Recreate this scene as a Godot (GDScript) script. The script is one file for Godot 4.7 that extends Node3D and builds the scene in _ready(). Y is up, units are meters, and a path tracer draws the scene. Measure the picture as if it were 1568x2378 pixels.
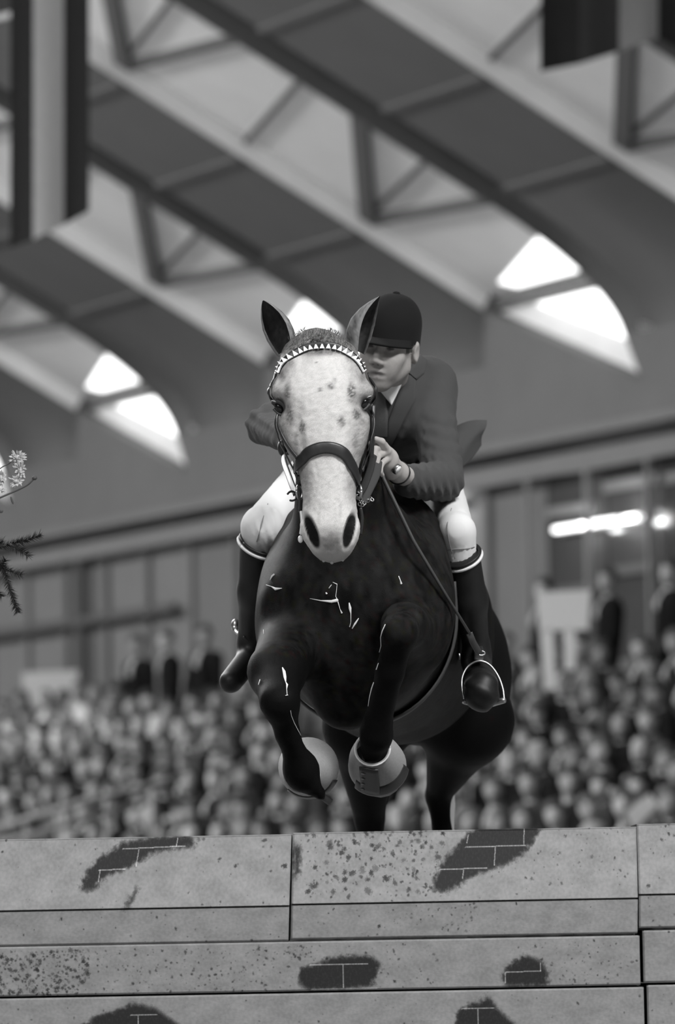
extends Node3D
# An indoor show-jumping hall: a horse and rider over a painted wall, ribbed vault and crowded stand behind.

const FOCAL := 13192.45          # focal length in pixels of the 1568 x 2378 frame
const EYE := Vector3(0, 1.3, 0)
const PITCH := 4.1
const ROLL := 1.05
var cam_basis: Basis
var U: Vector3                   # along the side wall, towards the camera
var N: Vector3                   # from the side wall into the hall
var O: Vector3                   # a point of the side wall at the eaves
const EAVES := 7.69
const BAY := 5.92
var G: Vector3                   # up the slope of the vault
var GN: Vector3                  # its downward normal
var M := {}
var taken := {}
var rng := RandomNumberGenerator.new()
var noise := FastNoiseLite.new()

# ------------------------------------------------------------------ pixels to points
func ray(x: float, y: float) -> Vector3:
	var r := cam_basis * Vector3((x - 784.0) / FOCAL, (1189.0 - y) / FOCAL, -1.0)
	return r / -r.z

func P(x: float, y: float, z: float) -> Vector3:      # the point at depth z metres in the direction of a pixel
	return EYE + ray(x, y) * z

func on_plane(x: float, y: float, p0: Vector3, n: Vector3) -> Vector3:
	var r := ray(x, y)
	return EYE + r * ((p0 - EYE).dot(n) / r.dot(n))

func pxm(px: float, z := 15.0) -> float:              # pixels to metres at depth z
	return px * z / FOCAL

func to_px(p: Vector3) -> Vector2:
	var q := cam_basis.inverse() * (p - EYE)
	return Vector2(784.0 + q.x / -q.z * FOCAL, 1189.0 - q.y / -q.z * FOCAL)

func H(t: float, d: float, y: float) -> Vector3:      # hall coordinates: along the wall, out from it, height
	var p := O + U * t + N * d
	return Vector3(p.x, y, p.z)

# ------------------------------------------------------------------ nodes
func numbered(called: String) -> String:
	var n: int = taken.get(called, -1) + 1
	taken[called] = n
	return called if n == 0 else "%s_%03d" % [called, n]

func tag(o: Node3D, label: String, category: String, group := "", kind := "") -> Node3D:
	if label: o.set_meta("label", label)
	if category: o.set_meta("category", category)
	if group: o.set_meta("group", group)
	if kind: o.set_meta("kind", kind)
	return o

func thing(called: String, label: String, category: String, at := Vector3.ZERO, group := "") -> Node3D:
	var o := Node3D.new()
	o.name = numbered(called)
	add_child(o)
	o.position = at
	return tag(o, label, category, group)

func put(called: String, mesh: Mesh, m: Material, parent: Node = self) -> MeshInstance3D:
	var o := MeshInstance3D.new()
	o.mesh = mesh
	o.name = numbered(called) if parent == self else called
	if m: o.material_override = m
	parent.add_child(o, true)
	if parent is Node3D and parent != self and not parent.has_meta("local"):
		o.position = -world_of(parent)
	return o

func world_of(n: Node3D) -> Vector3:
	var p := Vector3.ZERO
	var k: Node = n
	while k is Node3D and k != self:
		p += (k as Node3D).position
		k = k.get_parent()
	return p

# ------------------------------------------------------------------ materials
func grey(v: float) -> Color:                         # a linear reflectance as a colour
	return Color(v, v, v).linear_to_srgb()

func mat(called: String, v: float, rough := 0.8, spec := 0.5, metal := 0.0) -> StandardMaterial3D:
	var m := StandardMaterial3D.new()
	m.resource_name = called
	m.albedo_color = grey(v)
	m.roughness = rough
	m.metallic_specular = spec
	m.metallic = metal
	M[called] = m
	return m

func noise_tex(freq: float, lo: float, hi: float, size := 256, octaves := 4, seed_ := 1, mid := 0.5) -> NoiseTexture2D:
	var n := FastNoiseLite.new()
	n.seed = seed_
	n.frequency = freq
	n.fractal_octaves = octaves
	var t := NoiseTexture2D.new()
	t.width = size
	t.height = size
	t.seamless = true
	t.noise = n
	var g := Gradient.new()
	g.offsets = PackedFloat32Array([0.0, mid, 1.0])
	g.colors = PackedColorArray([grey(lo), grey((lo + hi) / 2), grey(hi)])
	t.color_ramp = g
	return t

func textured(m: StandardMaterial3D, tex: Texture2D, scale: float, bump: Texture2D = null, bump_cm := 0.0) -> StandardMaterial3D:
	m.uv1_triplanar = true
	m.uv1_scale = Vector3.ONE * scale
	m.albedo_texture = tex
	if bump:
		m.heightmap_enabled = true
		m.heightmap_texture = bump
		m.heightmap_scale = bump_cm
	return m

# ------------------------------------------------------------------ plain shapes
func quad(st: SurfaceTool, a: Vector3, b: Vector3, c: Vector3, d: Vector3, ua := Vector2.ZERO, ub := Vector2.ZERO, uc := Vector2.ZERO, ud := Vector2.ZERO) -> void:
	# a b c d run clockwise seen from the front
	for v in [[a, ua], [b, ub], [c, uc], [a, ua], [c, uc], [d, ud]]:
		st.set_uv(v[1])
		st.add_vertex(v[0])

func begin() -> SurfaceTool:
	var st := SurfaceTool.new()
	st.begin(Mesh.PRIMITIVE_TRIANGLES)
	st.set_smooth_group(-1)
	return st

func done(st: SurfaceTool) -> ArrayMesh:
	st.generate_normals()
	return st.commit()

func slab(pts: Array, out: Vector3, thick: float) -> ArrayMesh:
	# a polygon (seen from the side that OUT points to) given a thickness behind it
	var st := begin()
	slab_in(st, pts, out, thick)
	return done(st)

func slab_in(st: SurfaceTool, pts: Array, out: Vector3, thick: float) -> void:
	var n := pts.size()
	var o := out.normalized()
	var c := Vector3.ZERO
	for p in pts: c += p
	c /= n
	var ar := Vector3.ZERO
	for i in n: ar += (pts[i] - c).cross(pts[(i + 1) % n] - c)
	var q: Array = pts.duplicate()
	if ar.dot(o) > 0.0: q.reverse()                    # clockwise seen from the front
	var ex: Vector3 = (q[1] - q[0]).normalized()
	var ey := o.cross(ex)
	var flat := PackedVector2Array()
	for p in q: flat.append(Vector2((p - c).dot(ex), (p - c).dot(ey)))
	var tri := Geometry2D.triangulate_polygon(flat)
	var back := -o * thick
	for k in range(0, tri.size(), 3):
		var a: Vector3 = q[tri[k]]
		var b: Vector3 = q[tri[k + 1]]
		var d: Vector3 = q[tri[k + 2]]
		if (b - a).cross(d - a).dot(o) > 0.0:
			var h := b
			b = d
			d = h
		st.add_vertex(a); st.add_vertex(b); st.add_vertex(d)
		st.add_vertex(a + back); st.add_vertex(d + back); st.add_vertex(b + back)
	for i in n:
		var a: Vector3 = q[i]
		var b: Vector3 = q[(i + 1) % n]
		for v in [a, a + back, b + back, a, b + back, b]: st.add_vertex(v)

func box_in(st: SurfaceTool, c: Vector3, ex: Vector3, ey: Vector3, ez: Vector3) -> void:   # half-axes
	for f in [[ex, ey, ez], [-ex, ez, ey], [ey, ez, ex], [-ey, ex, ez], [ez, ex, ey], [-ez, ey, ex]]:
		var a: Vector3 = c + f[0]
		var q := [a - f[1] - f[2], a - f[1] + f[2], a + f[1] + f[2], a + f[1] - f[2]]
		if (q[1] - q[0]).cross(q[2] - q[0]).dot(f[0]) > 0.0: q.reverse()
		quad(st, q[0], q[1], q[2], q[3])

func bar(a: Vector3, b: Vector3, w: float, h: float, up := Vector3.UP) -> ArrayMesh:
	var st := begin()
	var d := (b - a) / 2
	var sx := d.cross(up).normalized()
	var sy := sx.cross(d).normalized()
	box_in(st, (a + b) / 2, sx * w / 2, sy * h / 2, d)
	return done(st)

func tube(pts: Array, radii: Array, sides := 10, round_ends := true) -> ArrayMesh:
	var st := begin()
	st.set_smooth_group(0)
	tube_in(st, pts, radii, sides, round_ends)
	return done(st)

func tube_in(st: SurfaceTool, pts: Array, radii: Array, sides := 10, round_ends := true, flat := 1.0, flat_dir := Vector3.ZERO) -> void:
	# radii: one for every point, or a single one; flat < 1 squeezes the section along flat_dir
	var n := pts.size()
	var rings := []
	var up := Vector3.UP
	for i in n:
		var t: Vector3 = (pts[mini(i + 1, n - 1)] - pts[maxi(i - 1, 0)]).normalized()
		if flat_dir != Vector3.ZERO: up = flat_dir
		elif absf(t.dot(up)) > 0.95: up = Vector3.RIGHT if absf(t.x) < 0.8 else Vector3.FORWARD
		var x := t.cross(up).normalized()
		var y := x.cross(t).normalized()
		if flat_dir == Vector3.ZERO: up = y
		var r: float = radii[i] if radii.size() > 1 else radii[0]
		var ring := []
		for k in sides:
			var f := TAU * k / sides
			ring.append(pts[i] + (x * cos(f) + y * sin(f) * flat) * r)
		rings.append(ring)
	var r0: float = radii[0]
	var r1: float = radii[-1] if radii.size() > 1 else radii[0]
	var e0: Vector3 = pts[0] + (pts[0] - pts[1]).normalized() * (r0 * 0.6 if round_ends else 0.0)
	var e1: Vector3 = pts[-1] + (pts[-1] - pts[-2]).normalized() * (r1 * 0.6 if round_ends else 0.0)
	for i in n - 1:
		for k in sides:
			var k2 := (k + 1) % sides
			quad(st, rings[i][k], rings[i][k2], rings[i + 1][k2], rings[i + 1][k])
	for k in sides:
		var k2 := (k + 1) % sides
		st.add_vertex(e0); st.add_vertex(rings[0][k2]); st.add_vertex(rings[0][k])
		st.add_vertex(e1); st.add_vertex(rings[-1][k]); st.add_vertex(rings[-1][k2])

func curve(pts: Array, per := 6) -> Array:              # a smooth line through the points
	var out := []
	var n := pts.size()
	for i in n - 1:
		var a = pts[maxi(i - 1, 0)]
		var d = pts[mini(i + 2, n - 1)]
		for k in per:
			out.append(pts[i].cubic_interpolate(pts[i + 1], a, d, float(k) / per))
	out.append(pts[-1])
	return out

func strap(pts: Array, outs: Array, w: float, thick: float) -> ArrayMesh:
	# a flat band that follows pts; outs are the outward normals there
	var st := begin()
	st.set_smooth_group(0)
	var n := pts.size()
	var r := []
	for i in n:
		var t: Vector3 = (pts[mini(i + 1, n - 1)] - pts[maxi(i - 1, 0)]).normalized()
		var o: Vector3 = (outs[i] - t * outs[i].dot(t)).normalized()
		var s := t.cross(o).normalized()
		var e := 0.18 * w
		r.append([pts[i] - s * w / 2, pts[i] - s * (w / 2) + o * thick * 0.6, pts[i] - s * (w / 2 - e) + o * thick, pts[i] + s * (w / 2 - e) + o * thick, pts[i] + s * (w / 2) + o * thick * 0.6, pts[i] + s * w / 2])
	for i in n - 1:
		for k in 6:
			var k2 := (k + 1) % 6
			quad(st, r[i][k], r[i + 1][k], r[i + 1][k2], r[i][k2])
	for k in range(1, 5):
		st.add_vertex(r[0][0]); st.add_vertex(r[0][k]); st.add_vertex(r[0][k + 1])
		st.add_vertex(r[-1][0]); st.add_vertex(r[-1][k + 1]); st.add_vertex(r[-1][k])
	return done(st)

func ring_mesh(c: Vector3, axis: Vector3, r: float, tr: float, from := 0.0, to := TAU, n := 20, squash := 1.0) -> ArrayMesh:
	var x := axis.cross(Vector3.UP)
	if x.length() < 0.1: x = axis.cross(Vector3.RIGHT)
	x = x.normalized()
	var y := x.cross(axis).normalized()
	var pts := []
	for i in n + 1:
		var f := lerpf(from, to, float(i) / n)
		pts.append(c + x * cos(f) * r + y * sin(f) * r * squash)
	return tube(pts, [tr], 8)

func ball(c: Vector3, rx: Vector3, ry: Vector3, rz: Vector3, rings := 10, segs := 14) -> ArrayMesh:
	var st := begin()
	st.set_smooth_group(0)
	ball_in(st, c, rx, ry, rz, rings, segs)
	return done(st)

func ball_in(st: SurfaceTool, c: Vector3, rx: Vector3, ry: Vector3, rz: Vector3, rings := 10, segs := 14) -> void:
	var flip := rx.cross(ry).dot(rz) > 0.0
	for i in rings:
		for k in segs:
			var q := []
			for w in [[i, k], [i, k + 1], [i + 1, k + 1], [i + 1, k]]:
				var th: float = PI * w[0] / rings
				var ph: float = TAU * (int(w[1]) % segs) / segs
				q.append(c + ry * cos(th) + (rx * cos(ph) + rz * sin(ph)) * sin(th))
			if flip: quad(st, q[3], q[2], q[1], q[0])
			else: quad(st, q[0], q[1], q[2], q[3])

# ------------------------------------------------------------------ bodies: distance fields meshed as surface nets
class Field:
	var kind := PackedInt32Array()
	var a := PackedVector3Array()
	var ba := PackedVector3Array()
	var ib := PackedFloat32Array()
	var ra := PackedFloat32Array()
	var dr := PackedFloat32Array()
	var kk := PackedFloat32Array()
	var side := PackedVector3Array()
	var sq := PackedFloat32Array()
	var tags := PackedInt32Array()
	var inv: Array[Basis] = []
	var rad := PackedVector3Array()
	var all := PackedInt32Array()

	func cone(p: Vector3, q: Vector3, r0: float, r1: float, k := 0.03, tag_ := 0, wide := Vector3.ZERO, f := 1.0) -> void:
		kind.append(0)
		a.append(p)
		ba.append(q - p)
		ib.append(1.0 / maxf((q - p).length_squared(), 1e-9))
		ra.append(r0)
		dr.append(r1 - r0)
		kk.append(k)
		side.append(wide.normalized())
		sq.append(1.0 / f - 1.0)
		tags.append(tag_)
		inv.append(Basis())
		rad.append(Vector3.ONE)
		all.append(all.size())

	func egg(c: Vector3, r: Vector3, k := 0.03, tag_ := 0, turn := Basis(), cut := false) -> void:
		cone(c, c + Vector3.UP * 0.001, 0, 0, k, tag_)
		kind[-1] = 2 if cut else 1
		inv[-1] = turn.transposed()
		rad[-1] = r

	func eval(p: Vector3, list: PackedInt32Array) -> float:
		var d := 1e3
		for i in list:
			var q := p - a[i]
			var e: float
			var kd := kind[i]
			if kd == 0:
				var h := clampf(q.dot(ba[i]) * ib[i], 0.0, 1.0)
				q -= ba[i] * h
				if sq[i] != 0.0: q += side[i] * (q.dot(side[i]) * sq[i])
				e = q.length() - ra[i] - dr[i] * h
			else:
				q = (inv[i] * q) / rad[i]
				var l := q.length()
				e = l * (l - 1.0) / maxf((q / rad[i]).length(), 1e-6)
			var k := kk[i]
			if kd == 2:
				var g := k - absf(d + e)
				d = maxf(d, -e)
				if g > 0.0: d += g * g / (4.0 * k)
			else:
				var g := k - absf(d - e)
				d = minf(d, e)
				if g > 0.0: d -= g * g / (4.0 * k)
		return d

	func one(i: int, p: Vector3) -> float:
		var q := p - a[i]
		if kind[i] == 0:
			var h := clampf(q.dot(ba[i]) * ib[i], 0.0, 1.0)
			q -= ba[i] * h
			if sq[i] != 0.0: q += side[i] * (q.dot(side[i]) * sq[i])
			return q.length() - ra[i] - dr[i] * h
		q = (inv[i] * q) / rad[i]
		var l := q.length()
		return l * (l - 1.0) / maxf((q / rad[i]).length(), 1e-6)

	func trace(from: Vector3, dir: Vector3, t0: float, t1: float) -> float:
		var t := t0
		for s in 90:
			var d := eval(from + dir * t, all)
			if d < 0.0008: return t
			t += d * 0.8
			if t > t1: break
		return -1.0

	func grad(p: Vector3) -> Vector3:
		var e := 0.002
		var d := eval(p, all)
		return Vector3(eval(p + Vector3(e, 0, 0), all) - d, eval(p + Vector3(0, e, 0), all) - d, eval(p + Vector3(0, 0, e), all) - d).normalized()

	func build(cell: float, smooth := 1, lo_cut := Vector3(-1e3, -1e3, -1e3)) -> Dictionary:
		# bounds
		var lo := Vector3.ONE * 1e6
		var hi := -lo
		for i in all:
			if kind[i] == 2: continue
			var r := maxf(ra[i], ra[i] + dr[i]) / (1.0 + minf(sq[i], 0.0)) if kind[i] == 0 else maxf(rad[i].x, maxf(rad[i].y, rad[i].z))
			for p in [a[i], a[i] + ba[i]]:
				lo = lo.min(p - Vector3.ONE * (r + 0.03))
				hi = hi.max(p + Vector3.ONE * (r + 0.03))
		lo = lo.max(lo_cut)
		var B := 8
		var nb := ((hi - lo) / (cell * B)).ceil()
		var bx := int(nb.x); var by := int(nb.y); var bz := int(nb.z)
		var nx := bx * B + 1; var ny := by * B + 1; var nz := bz * B + 1
		var val := PackedFloat32Array()
		val.resize(nx * ny * nz)
		val.fill(1e3)
		var R := cell * B * 0.87
		var active := []
		var lists := []
		for ix in bx:
			for iy in by:
				for iz in bz:
					var c := lo + Vector3(ix + 0.5, iy + 0.5, iz + 0.5) * cell * B
					var near := PackedInt32Array()
					var dm := 1e3
					var ds := PackedFloat32Array()
					for i in all:
						var e := one(i, c)
						ds.append(e)
						if kind[i] != 2 and e < dm: dm = e
					if dm > R * 1.5 + 0.03: continue
					for i in all:
						if (kind[i] == 2 and absf(ds[i]) < 2.5 * R) or ds[i] < dm + 2.6 * R + kk[i] or (kind[i] == 2 and ds[i] < 0.0): near.append(i)
					if absf(eval(c, near)) > R * 1.7: continue
					active.append(Vector3i(ix, iy, iz))
					lists.append(near)
		for m in active.size():
			var b: Vector3i = active[m]
			var near: PackedInt32Array = lists[m]
			for x in range(b.x * B, b.x * B + B + 1):
				for y in range(b.y * B, b.y * B + B + 1):
					var at := (x * ny + y) * nz
					for z in range(b.z * B, b.z * B + B + 1):
						if val[at + z] > 999.0:
							val[at + z] = eval(lo + Vector3(x, y, z) * cell, near)
		# one vertex in each crossed cell
		var vid := {}
		var pts := PackedVector3Array()
		var vt := PackedInt32Array()
		var vcell := PackedInt32Array()
		var sy := nz
		var sx := ny * nz
		for m in active.size():
			var b: Vector3i = active[m]
			var near: PackedInt32Array = lists[m]
			for x in range(b.x * B, b.x * B + B):
				for y in range(b.y * B, b.y * B + B):
					var at := x * sx + y * sy + b.z * B
					for z in range(b.z * B, b.z * B + B):
						var v0 := val[at]; var v1 := val[at + 1]; var v2 := val[at + sy]; var v3 := val[at + sy + 1]
						var v4 := val[at + sx]; var v5 := val[at + sx + 1]; var v6 := val[at + sx + sy]; var v7 := val[at + sx + sy + 1]
						var mx := maxf(maxf(maxf(v0, v1), maxf(v2, v3)), maxf(maxf(v4, v5), maxf(v6, v7)))
						var mn := minf(minf(minf(v0, v1), minf(v2, v3)), minf(minf(v4, v5), minf(v6, v7)))
						if mx > 0.0 and mn <= 0.0 and mx < 900.0:
							var s := Vector3.ZERO
							var n := 0
							if (v0 > 0.0) != (v1 > 0.0): s += Vector3(0, 0, v0 / (v0 - v1)); n += 1
							if (v2 > 0.0) != (v3 > 0.0): s += Vector3(0, 1, v2 / (v2 - v3)); n += 1
							if (v4 > 0.0) != (v5 > 0.0): s += Vector3(1, 0, v4 / (v4 - v5)); n += 1
							if (v6 > 0.0) != (v7 > 0.0): s += Vector3(1, 1, v6 / (v6 - v7)); n += 1
							if (v0 > 0.0) != (v2 > 0.0): s += Vector3(0, v0 / (v0 - v2), 0); n += 1
							if (v1 > 0.0) != (v3 > 0.0): s += Vector3(0, v1 / (v1 - v3), 1); n += 1
							if (v4 > 0.0) != (v6 > 0.0): s += Vector3(1, v4 / (v4 - v6), 0); n += 1
							if (v5 > 0.0) != (v7 > 0.0): s += Vector3(1, v5 / (v5 - v7), 1); n += 1
							if (v0 > 0.0) != (v4 > 0.0): s += Vector3(v0 / (v0 - v4), 0, 0); n += 1
							if (v1 > 0.0) != (v5 > 0.0): s += Vector3(v1 / (v1 - v5), 0, 1); n += 1
							if (v2 > 0.0) != (v6 > 0.0): s += Vector3(v2 / (v2 - v6), 1, 0); n += 1
							if (v3 > 0.0) != (v7 > 0.0): s += Vector3(v3 / (v3 - v7), 1, 1); n += 1
							var p := lo + (Vector3(x, y, z) + s / n) * cell
							vid[at] = pts.size()
							pts.append(p)
							vcell.append(at)
							var best := 1e3
							var tg := 0
							for i in near:
								if kind[i] == 2: continue
								var e := one(i, p)
								if e < best:
									best = e
									tg = tags[i]
							vt.append(tg)
						at += 1
		# quads
		var quads := PackedInt32Array()
		for m in vcell.size():
			var at := vcell[m]
			var v0 := val[at]
			for ax in 3:
				var d := sx if ax == 0 else (sy if ax == 1 else 1)
				var e := sy if ax == 0 else (1 if ax == 1 else sx)
				var f := 1 if ax == 0 else (sx if ax == 1 else sy)
				var v1 := val[at + d]
				if (v0 > 0.0) == (v1 > 0.0): continue
				if not (vid.has(at - e) and vid.has(at - f) and vid.has(at - e - f)): continue
				var q := [m, vid[at - e], vid[at - e - f], vid[at - f]]
				if v0 > 0.0: q.reverse()
				quads.append_array(PackedInt32Array([q[3], q[2], q[1], q[0]]))
		for s in smooth:
			var acc := PackedVector3Array()
			acc.resize(pts.size())
			var cnt := PackedInt32Array()
			cnt.resize(pts.size())
			for k in range(0, quads.size(), 4):
				for j in 4:
					var i0 := quads[k + j]
					var i1 := quads[k + (j + 1) % 4]
					acc[i0] += pts[i1]
					acc[i1] += pts[i0]
					cnt[i0] += 1
					cnt[i1] += 1
			for i in pts.size():
				if cnt[i] > 0: pts[i] = pts[i].lerp(acc[i] / cnt[i], 0.5)
		return {"pts": pts, "quads": quads, "tags": vt}

func normals_of(b: Dictionary) -> PackedVector3Array:
	var pts: PackedVector3Array = b.pts
	var quads: PackedInt32Array = b.quads
	var nn := PackedVector3Array()
	nn.resize(pts.size())
	for k in range(0, quads.size(), 4):
		var c := (pts[quads[k + 2]] - pts[quads[k]]).cross(pts[quads[k + 1]] - pts[quads[k + 3]])
		for j in 4: nn[quads[k + j]] += c
	for i in nn.size(): nn[i] = nn[i].normalized()
	return nn

func field_meshes(b: Dictionary, colour = null, shape = null) -> Dictionary:
	# tag -> mesh; shape(p, n, tag) may move a vertex, colour(p, n, tag) tints it
	var nn := normals_of(b)
	var pts: PackedVector3Array = b.pts
	var tags: PackedInt32Array = b.tags
	var quads: PackedInt32Array = b.quads
	if shape != null:
		for i in pts.size(): pts[i] = shape.call(pts[i], nn[i], tags[i])
		b.pts = pts
		nn = normals_of(b)
	var per := {}
	for k in range(0, quads.size(), 4):
		var t := tags[quads[k]]
		var same := 0
		for j in range(1, 4):
			if tags[quads[k + j]] == t: same += 1
		if same == 0: t = tags[quads[k + 1]]
		if not per.has(t): per[t] = {"map": {}, "v": PackedVector3Array(), "n": PackedVector3Array(), "c": PackedColorArray(), "i": PackedInt32Array()}
		var d: Dictionary = per[t]
		var ids := PackedInt32Array()
		for j in 4:
			var q := quads[k + j]
			if not d.map.has(q):
				d.map[q] = d.v.size()
				d.v.append(pts[q])
				d.n.append(nn[q])
				if colour != null: d.c.append(colour.call(pts[q], nn[q], t))
			ids.append(d.map[q])
		d.i.append_array(PackedInt32Array([ids[0], ids[1], ids[2], ids[0], ids[2], ids[3]]))
	var out := {}
	for t in per:
		var ar := []
		ar.resize(Mesh.ARRAY_MAX)
		ar[Mesh.ARRAY_VERTEX] = per[t].v
		ar[Mesh.ARRAY_NORMAL] = per[t].n
		if colour != null: ar[Mesh.ARRAY_COLOR] = per[t].c
		ar[Mesh.ARRAY_INDEX] = per[t].i
		var me := ArrayMesh.new()
		me.add_surface_from_arrays(Mesh.PRIMITIVE_TRIANGLES, ar)
		out[t] = me
	return out

# ------------------------------------------------------------------ camera, light, exposure
func set_up() -> void:
	cam_basis = Basis.from_euler(Vector3(deg_to_rad(PITCH), 0, deg_to_rad(-ROLL)))
	var a := deg_to_rad(24.0)
	U = Vector3(sin(a), 0, cos(a))
	N = Vector3(-cos(a), 0, sin(a))
	O = P(1090, 727, 60.0)
	var s := deg_to_rad(29.0)
	G = N * cos(s) + Vector3.UP * sin(s)
	GN = N * sin(s) - Vector3.UP * cos(s)
	rng.seed = 11
	noise.seed = 5
	noise.frequency = 1.0

	var cam := Camera3D.new()
	cam.name = "camera"
	cam.position = EYE
	cam.basis = cam_basis
	cam.keep_aspect = Camera3D.KEEP_HEIGHT
	var at := CameraAttributesPhysical.new()
	at.frustum_focal_length = 24.0 / (2.0 * 1189.0 / FOCAL)
	at.frustum_focus_distance = 15.1
	at.frustum_near = 0.1
	at.frustum_far = 400.0
	at.exposure_aperture = 2.75
	cam.attributes = at
	add_child(cam)
	cam.current = true

	var env := Environment.new()
	env.background_mode = Environment.BG_COLOR
	env.background_color = Color.BLACK
	env.tonemap_mode = Environment.TONE_MAPPER_LINEAR
	env.tonemap_exposure = 2.0
	env.sdfgi_enabled = true
	env.ssao_enabled = true
	env.ssil_enabled = true
	var we := WorldEnvironment.new()
	we.name = "environment"
	we.environment = env
	add_child(we)

	# the hall's rooflights: over the arena (behind and above the camera), and over the stand
	for q in ROOFLIGHTS: rooflight(q[0], q[1], q[2], q[3], q[4])

# along the wall, out from it, length, width, energy
const ROOFLIGHTS := [[52.0, 17.0, 7.0, 3.0, 270.0], [52.0, 33.0, 7.0, 3.0, 150.0], [30.0, 24.0, 6.0, 3.0, 120.0], [14.0, 20.0, 6.0, 3.0, 250.0], [-2.0, 20.0, 6.0, 3.0, 340.0], [-20.0, 20.0, 6.0, 3.0, 340.0]]

func roof_height(d: float) -> float:
	var e := d if d < 26.0 else 52.0 - d
	var y := EAVES + minf(e, 8.0) * tan(deg_to_rad(29.0))
	if e > 8.0: y += (minf(e, 16.0) - 8.0) * tan(deg_to_rad(17.0))
	if e > 16.0: y += (e - 16.0) * tan(deg_to_rad(6.0))
	return y

func rooflight(t: float, d: float, lx: float, lz: float, energy: float) -> void:
	var c := H(t, d, minf(roof_height(d - lx / 2), roof_height(d + lx / 2)) - 0.35)
	var r := thing("rooflight", "long glazed rooflight panel under the vault, %s" % {52.0: "over the approach to the jump", 30.0: "past the jump", 14.0: "over the middle of the arena", -2.0: "before the crowded stand", -20.0: "towards the far end wall"}[t] + (", wall side" if d < 20 else ""), "rooflight", c, "rooflights of the hall")
	var st := begin()
	for k in [-1, 1]:
		box_in(st, c + N * (k * (lx / 2 + 0.06)), N * 0.06, Vector3.UP * 0.12, U * (lz / 2 + 0.12))
		box_in(st, c + U * (k * (lz / 2 + 0.06)), N * (lx / 2), Vector3.UP * 0.12, U * 0.06)
	put("frame", done(st), mat("rooflight_frame", 0.3), r)
	var g := begin()
	box_in(g, c, N * (lx / 2), Vector3.UP * 0.03, U * (lz / 2))
	var gm := mat("rooflight_glass", 0.8)
	gm.emission_enabled = true
	gm.emission = Color.WHITE
	gm.emission_energy_multiplier = 2.0
	put("glazing", done(g), gm, r)
	var l := AreaLight3D.new()
	l.name = "rooflight_glow"
	l.area_size = Vector2(lx, lz)
	l.light_energy = energy
	l.light_color = Color.WHITE
	l.shadow_enabled = true
	l.area_range = 120.0
	r.add_child(l)
	l.basis = Basis(N, -U, Vector3.UP) if N.cross(-U).dot(Vector3.UP) > 0.0 else Basis(N, U, Vector3.UP)
	l.position = Vector3.DOWN * 0.05

# ------------------------------------------------------------------ the hall
func S(t: float, s: float, up := 0.0) -> Vector3:      # a point of the vault's soffit; up = recess
	return O + U * t + G * s - GN * up

func structure(o: Node3D, label := "") -> Node3D:
	o.set_meta("kind", "structure")
	if label: o.set_meta("label", label)
	return o

func hall_materials() -> void:
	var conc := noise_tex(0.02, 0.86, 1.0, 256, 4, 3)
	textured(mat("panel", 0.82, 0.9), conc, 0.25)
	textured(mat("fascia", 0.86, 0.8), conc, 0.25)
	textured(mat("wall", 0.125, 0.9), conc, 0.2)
	textured(mat("wall_light", 0.16, 0.9), conc, 0.2)
	textured(mat("frame_paint", 0.07, 0.8), conc, 0.2)
	textured(mat("curtain", 0.15, 0.9), conc, 0.4)
	mat("mullion", 0.15, 0.6)
	mat("glass_dark", 0.045, 0.2)
	textured(mat("lower_wall", 0.12, 0.9), conc, 0.2)
	mat("board", 0.5, 0.8)
	textured(mat("sand", 0.28, 0.95), noise_tex(0.08, 0.7, 1.0, 512, 5, 8), 0.5)
	textured(mat("plain", 0.3, 0.9), conc, 0.1)
	var w := mat("daylight", 0.8)
	w.emission_enabled = true
	w.emission = Color.WHITE
	w.emission_energy_multiplier = 1.15
	var t := mat("tube_glow", 0.8)
	t.emission_enabled = true
	t.emission = Color.WHITE
	t.emission_energy_multiplier = 1.8

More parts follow.
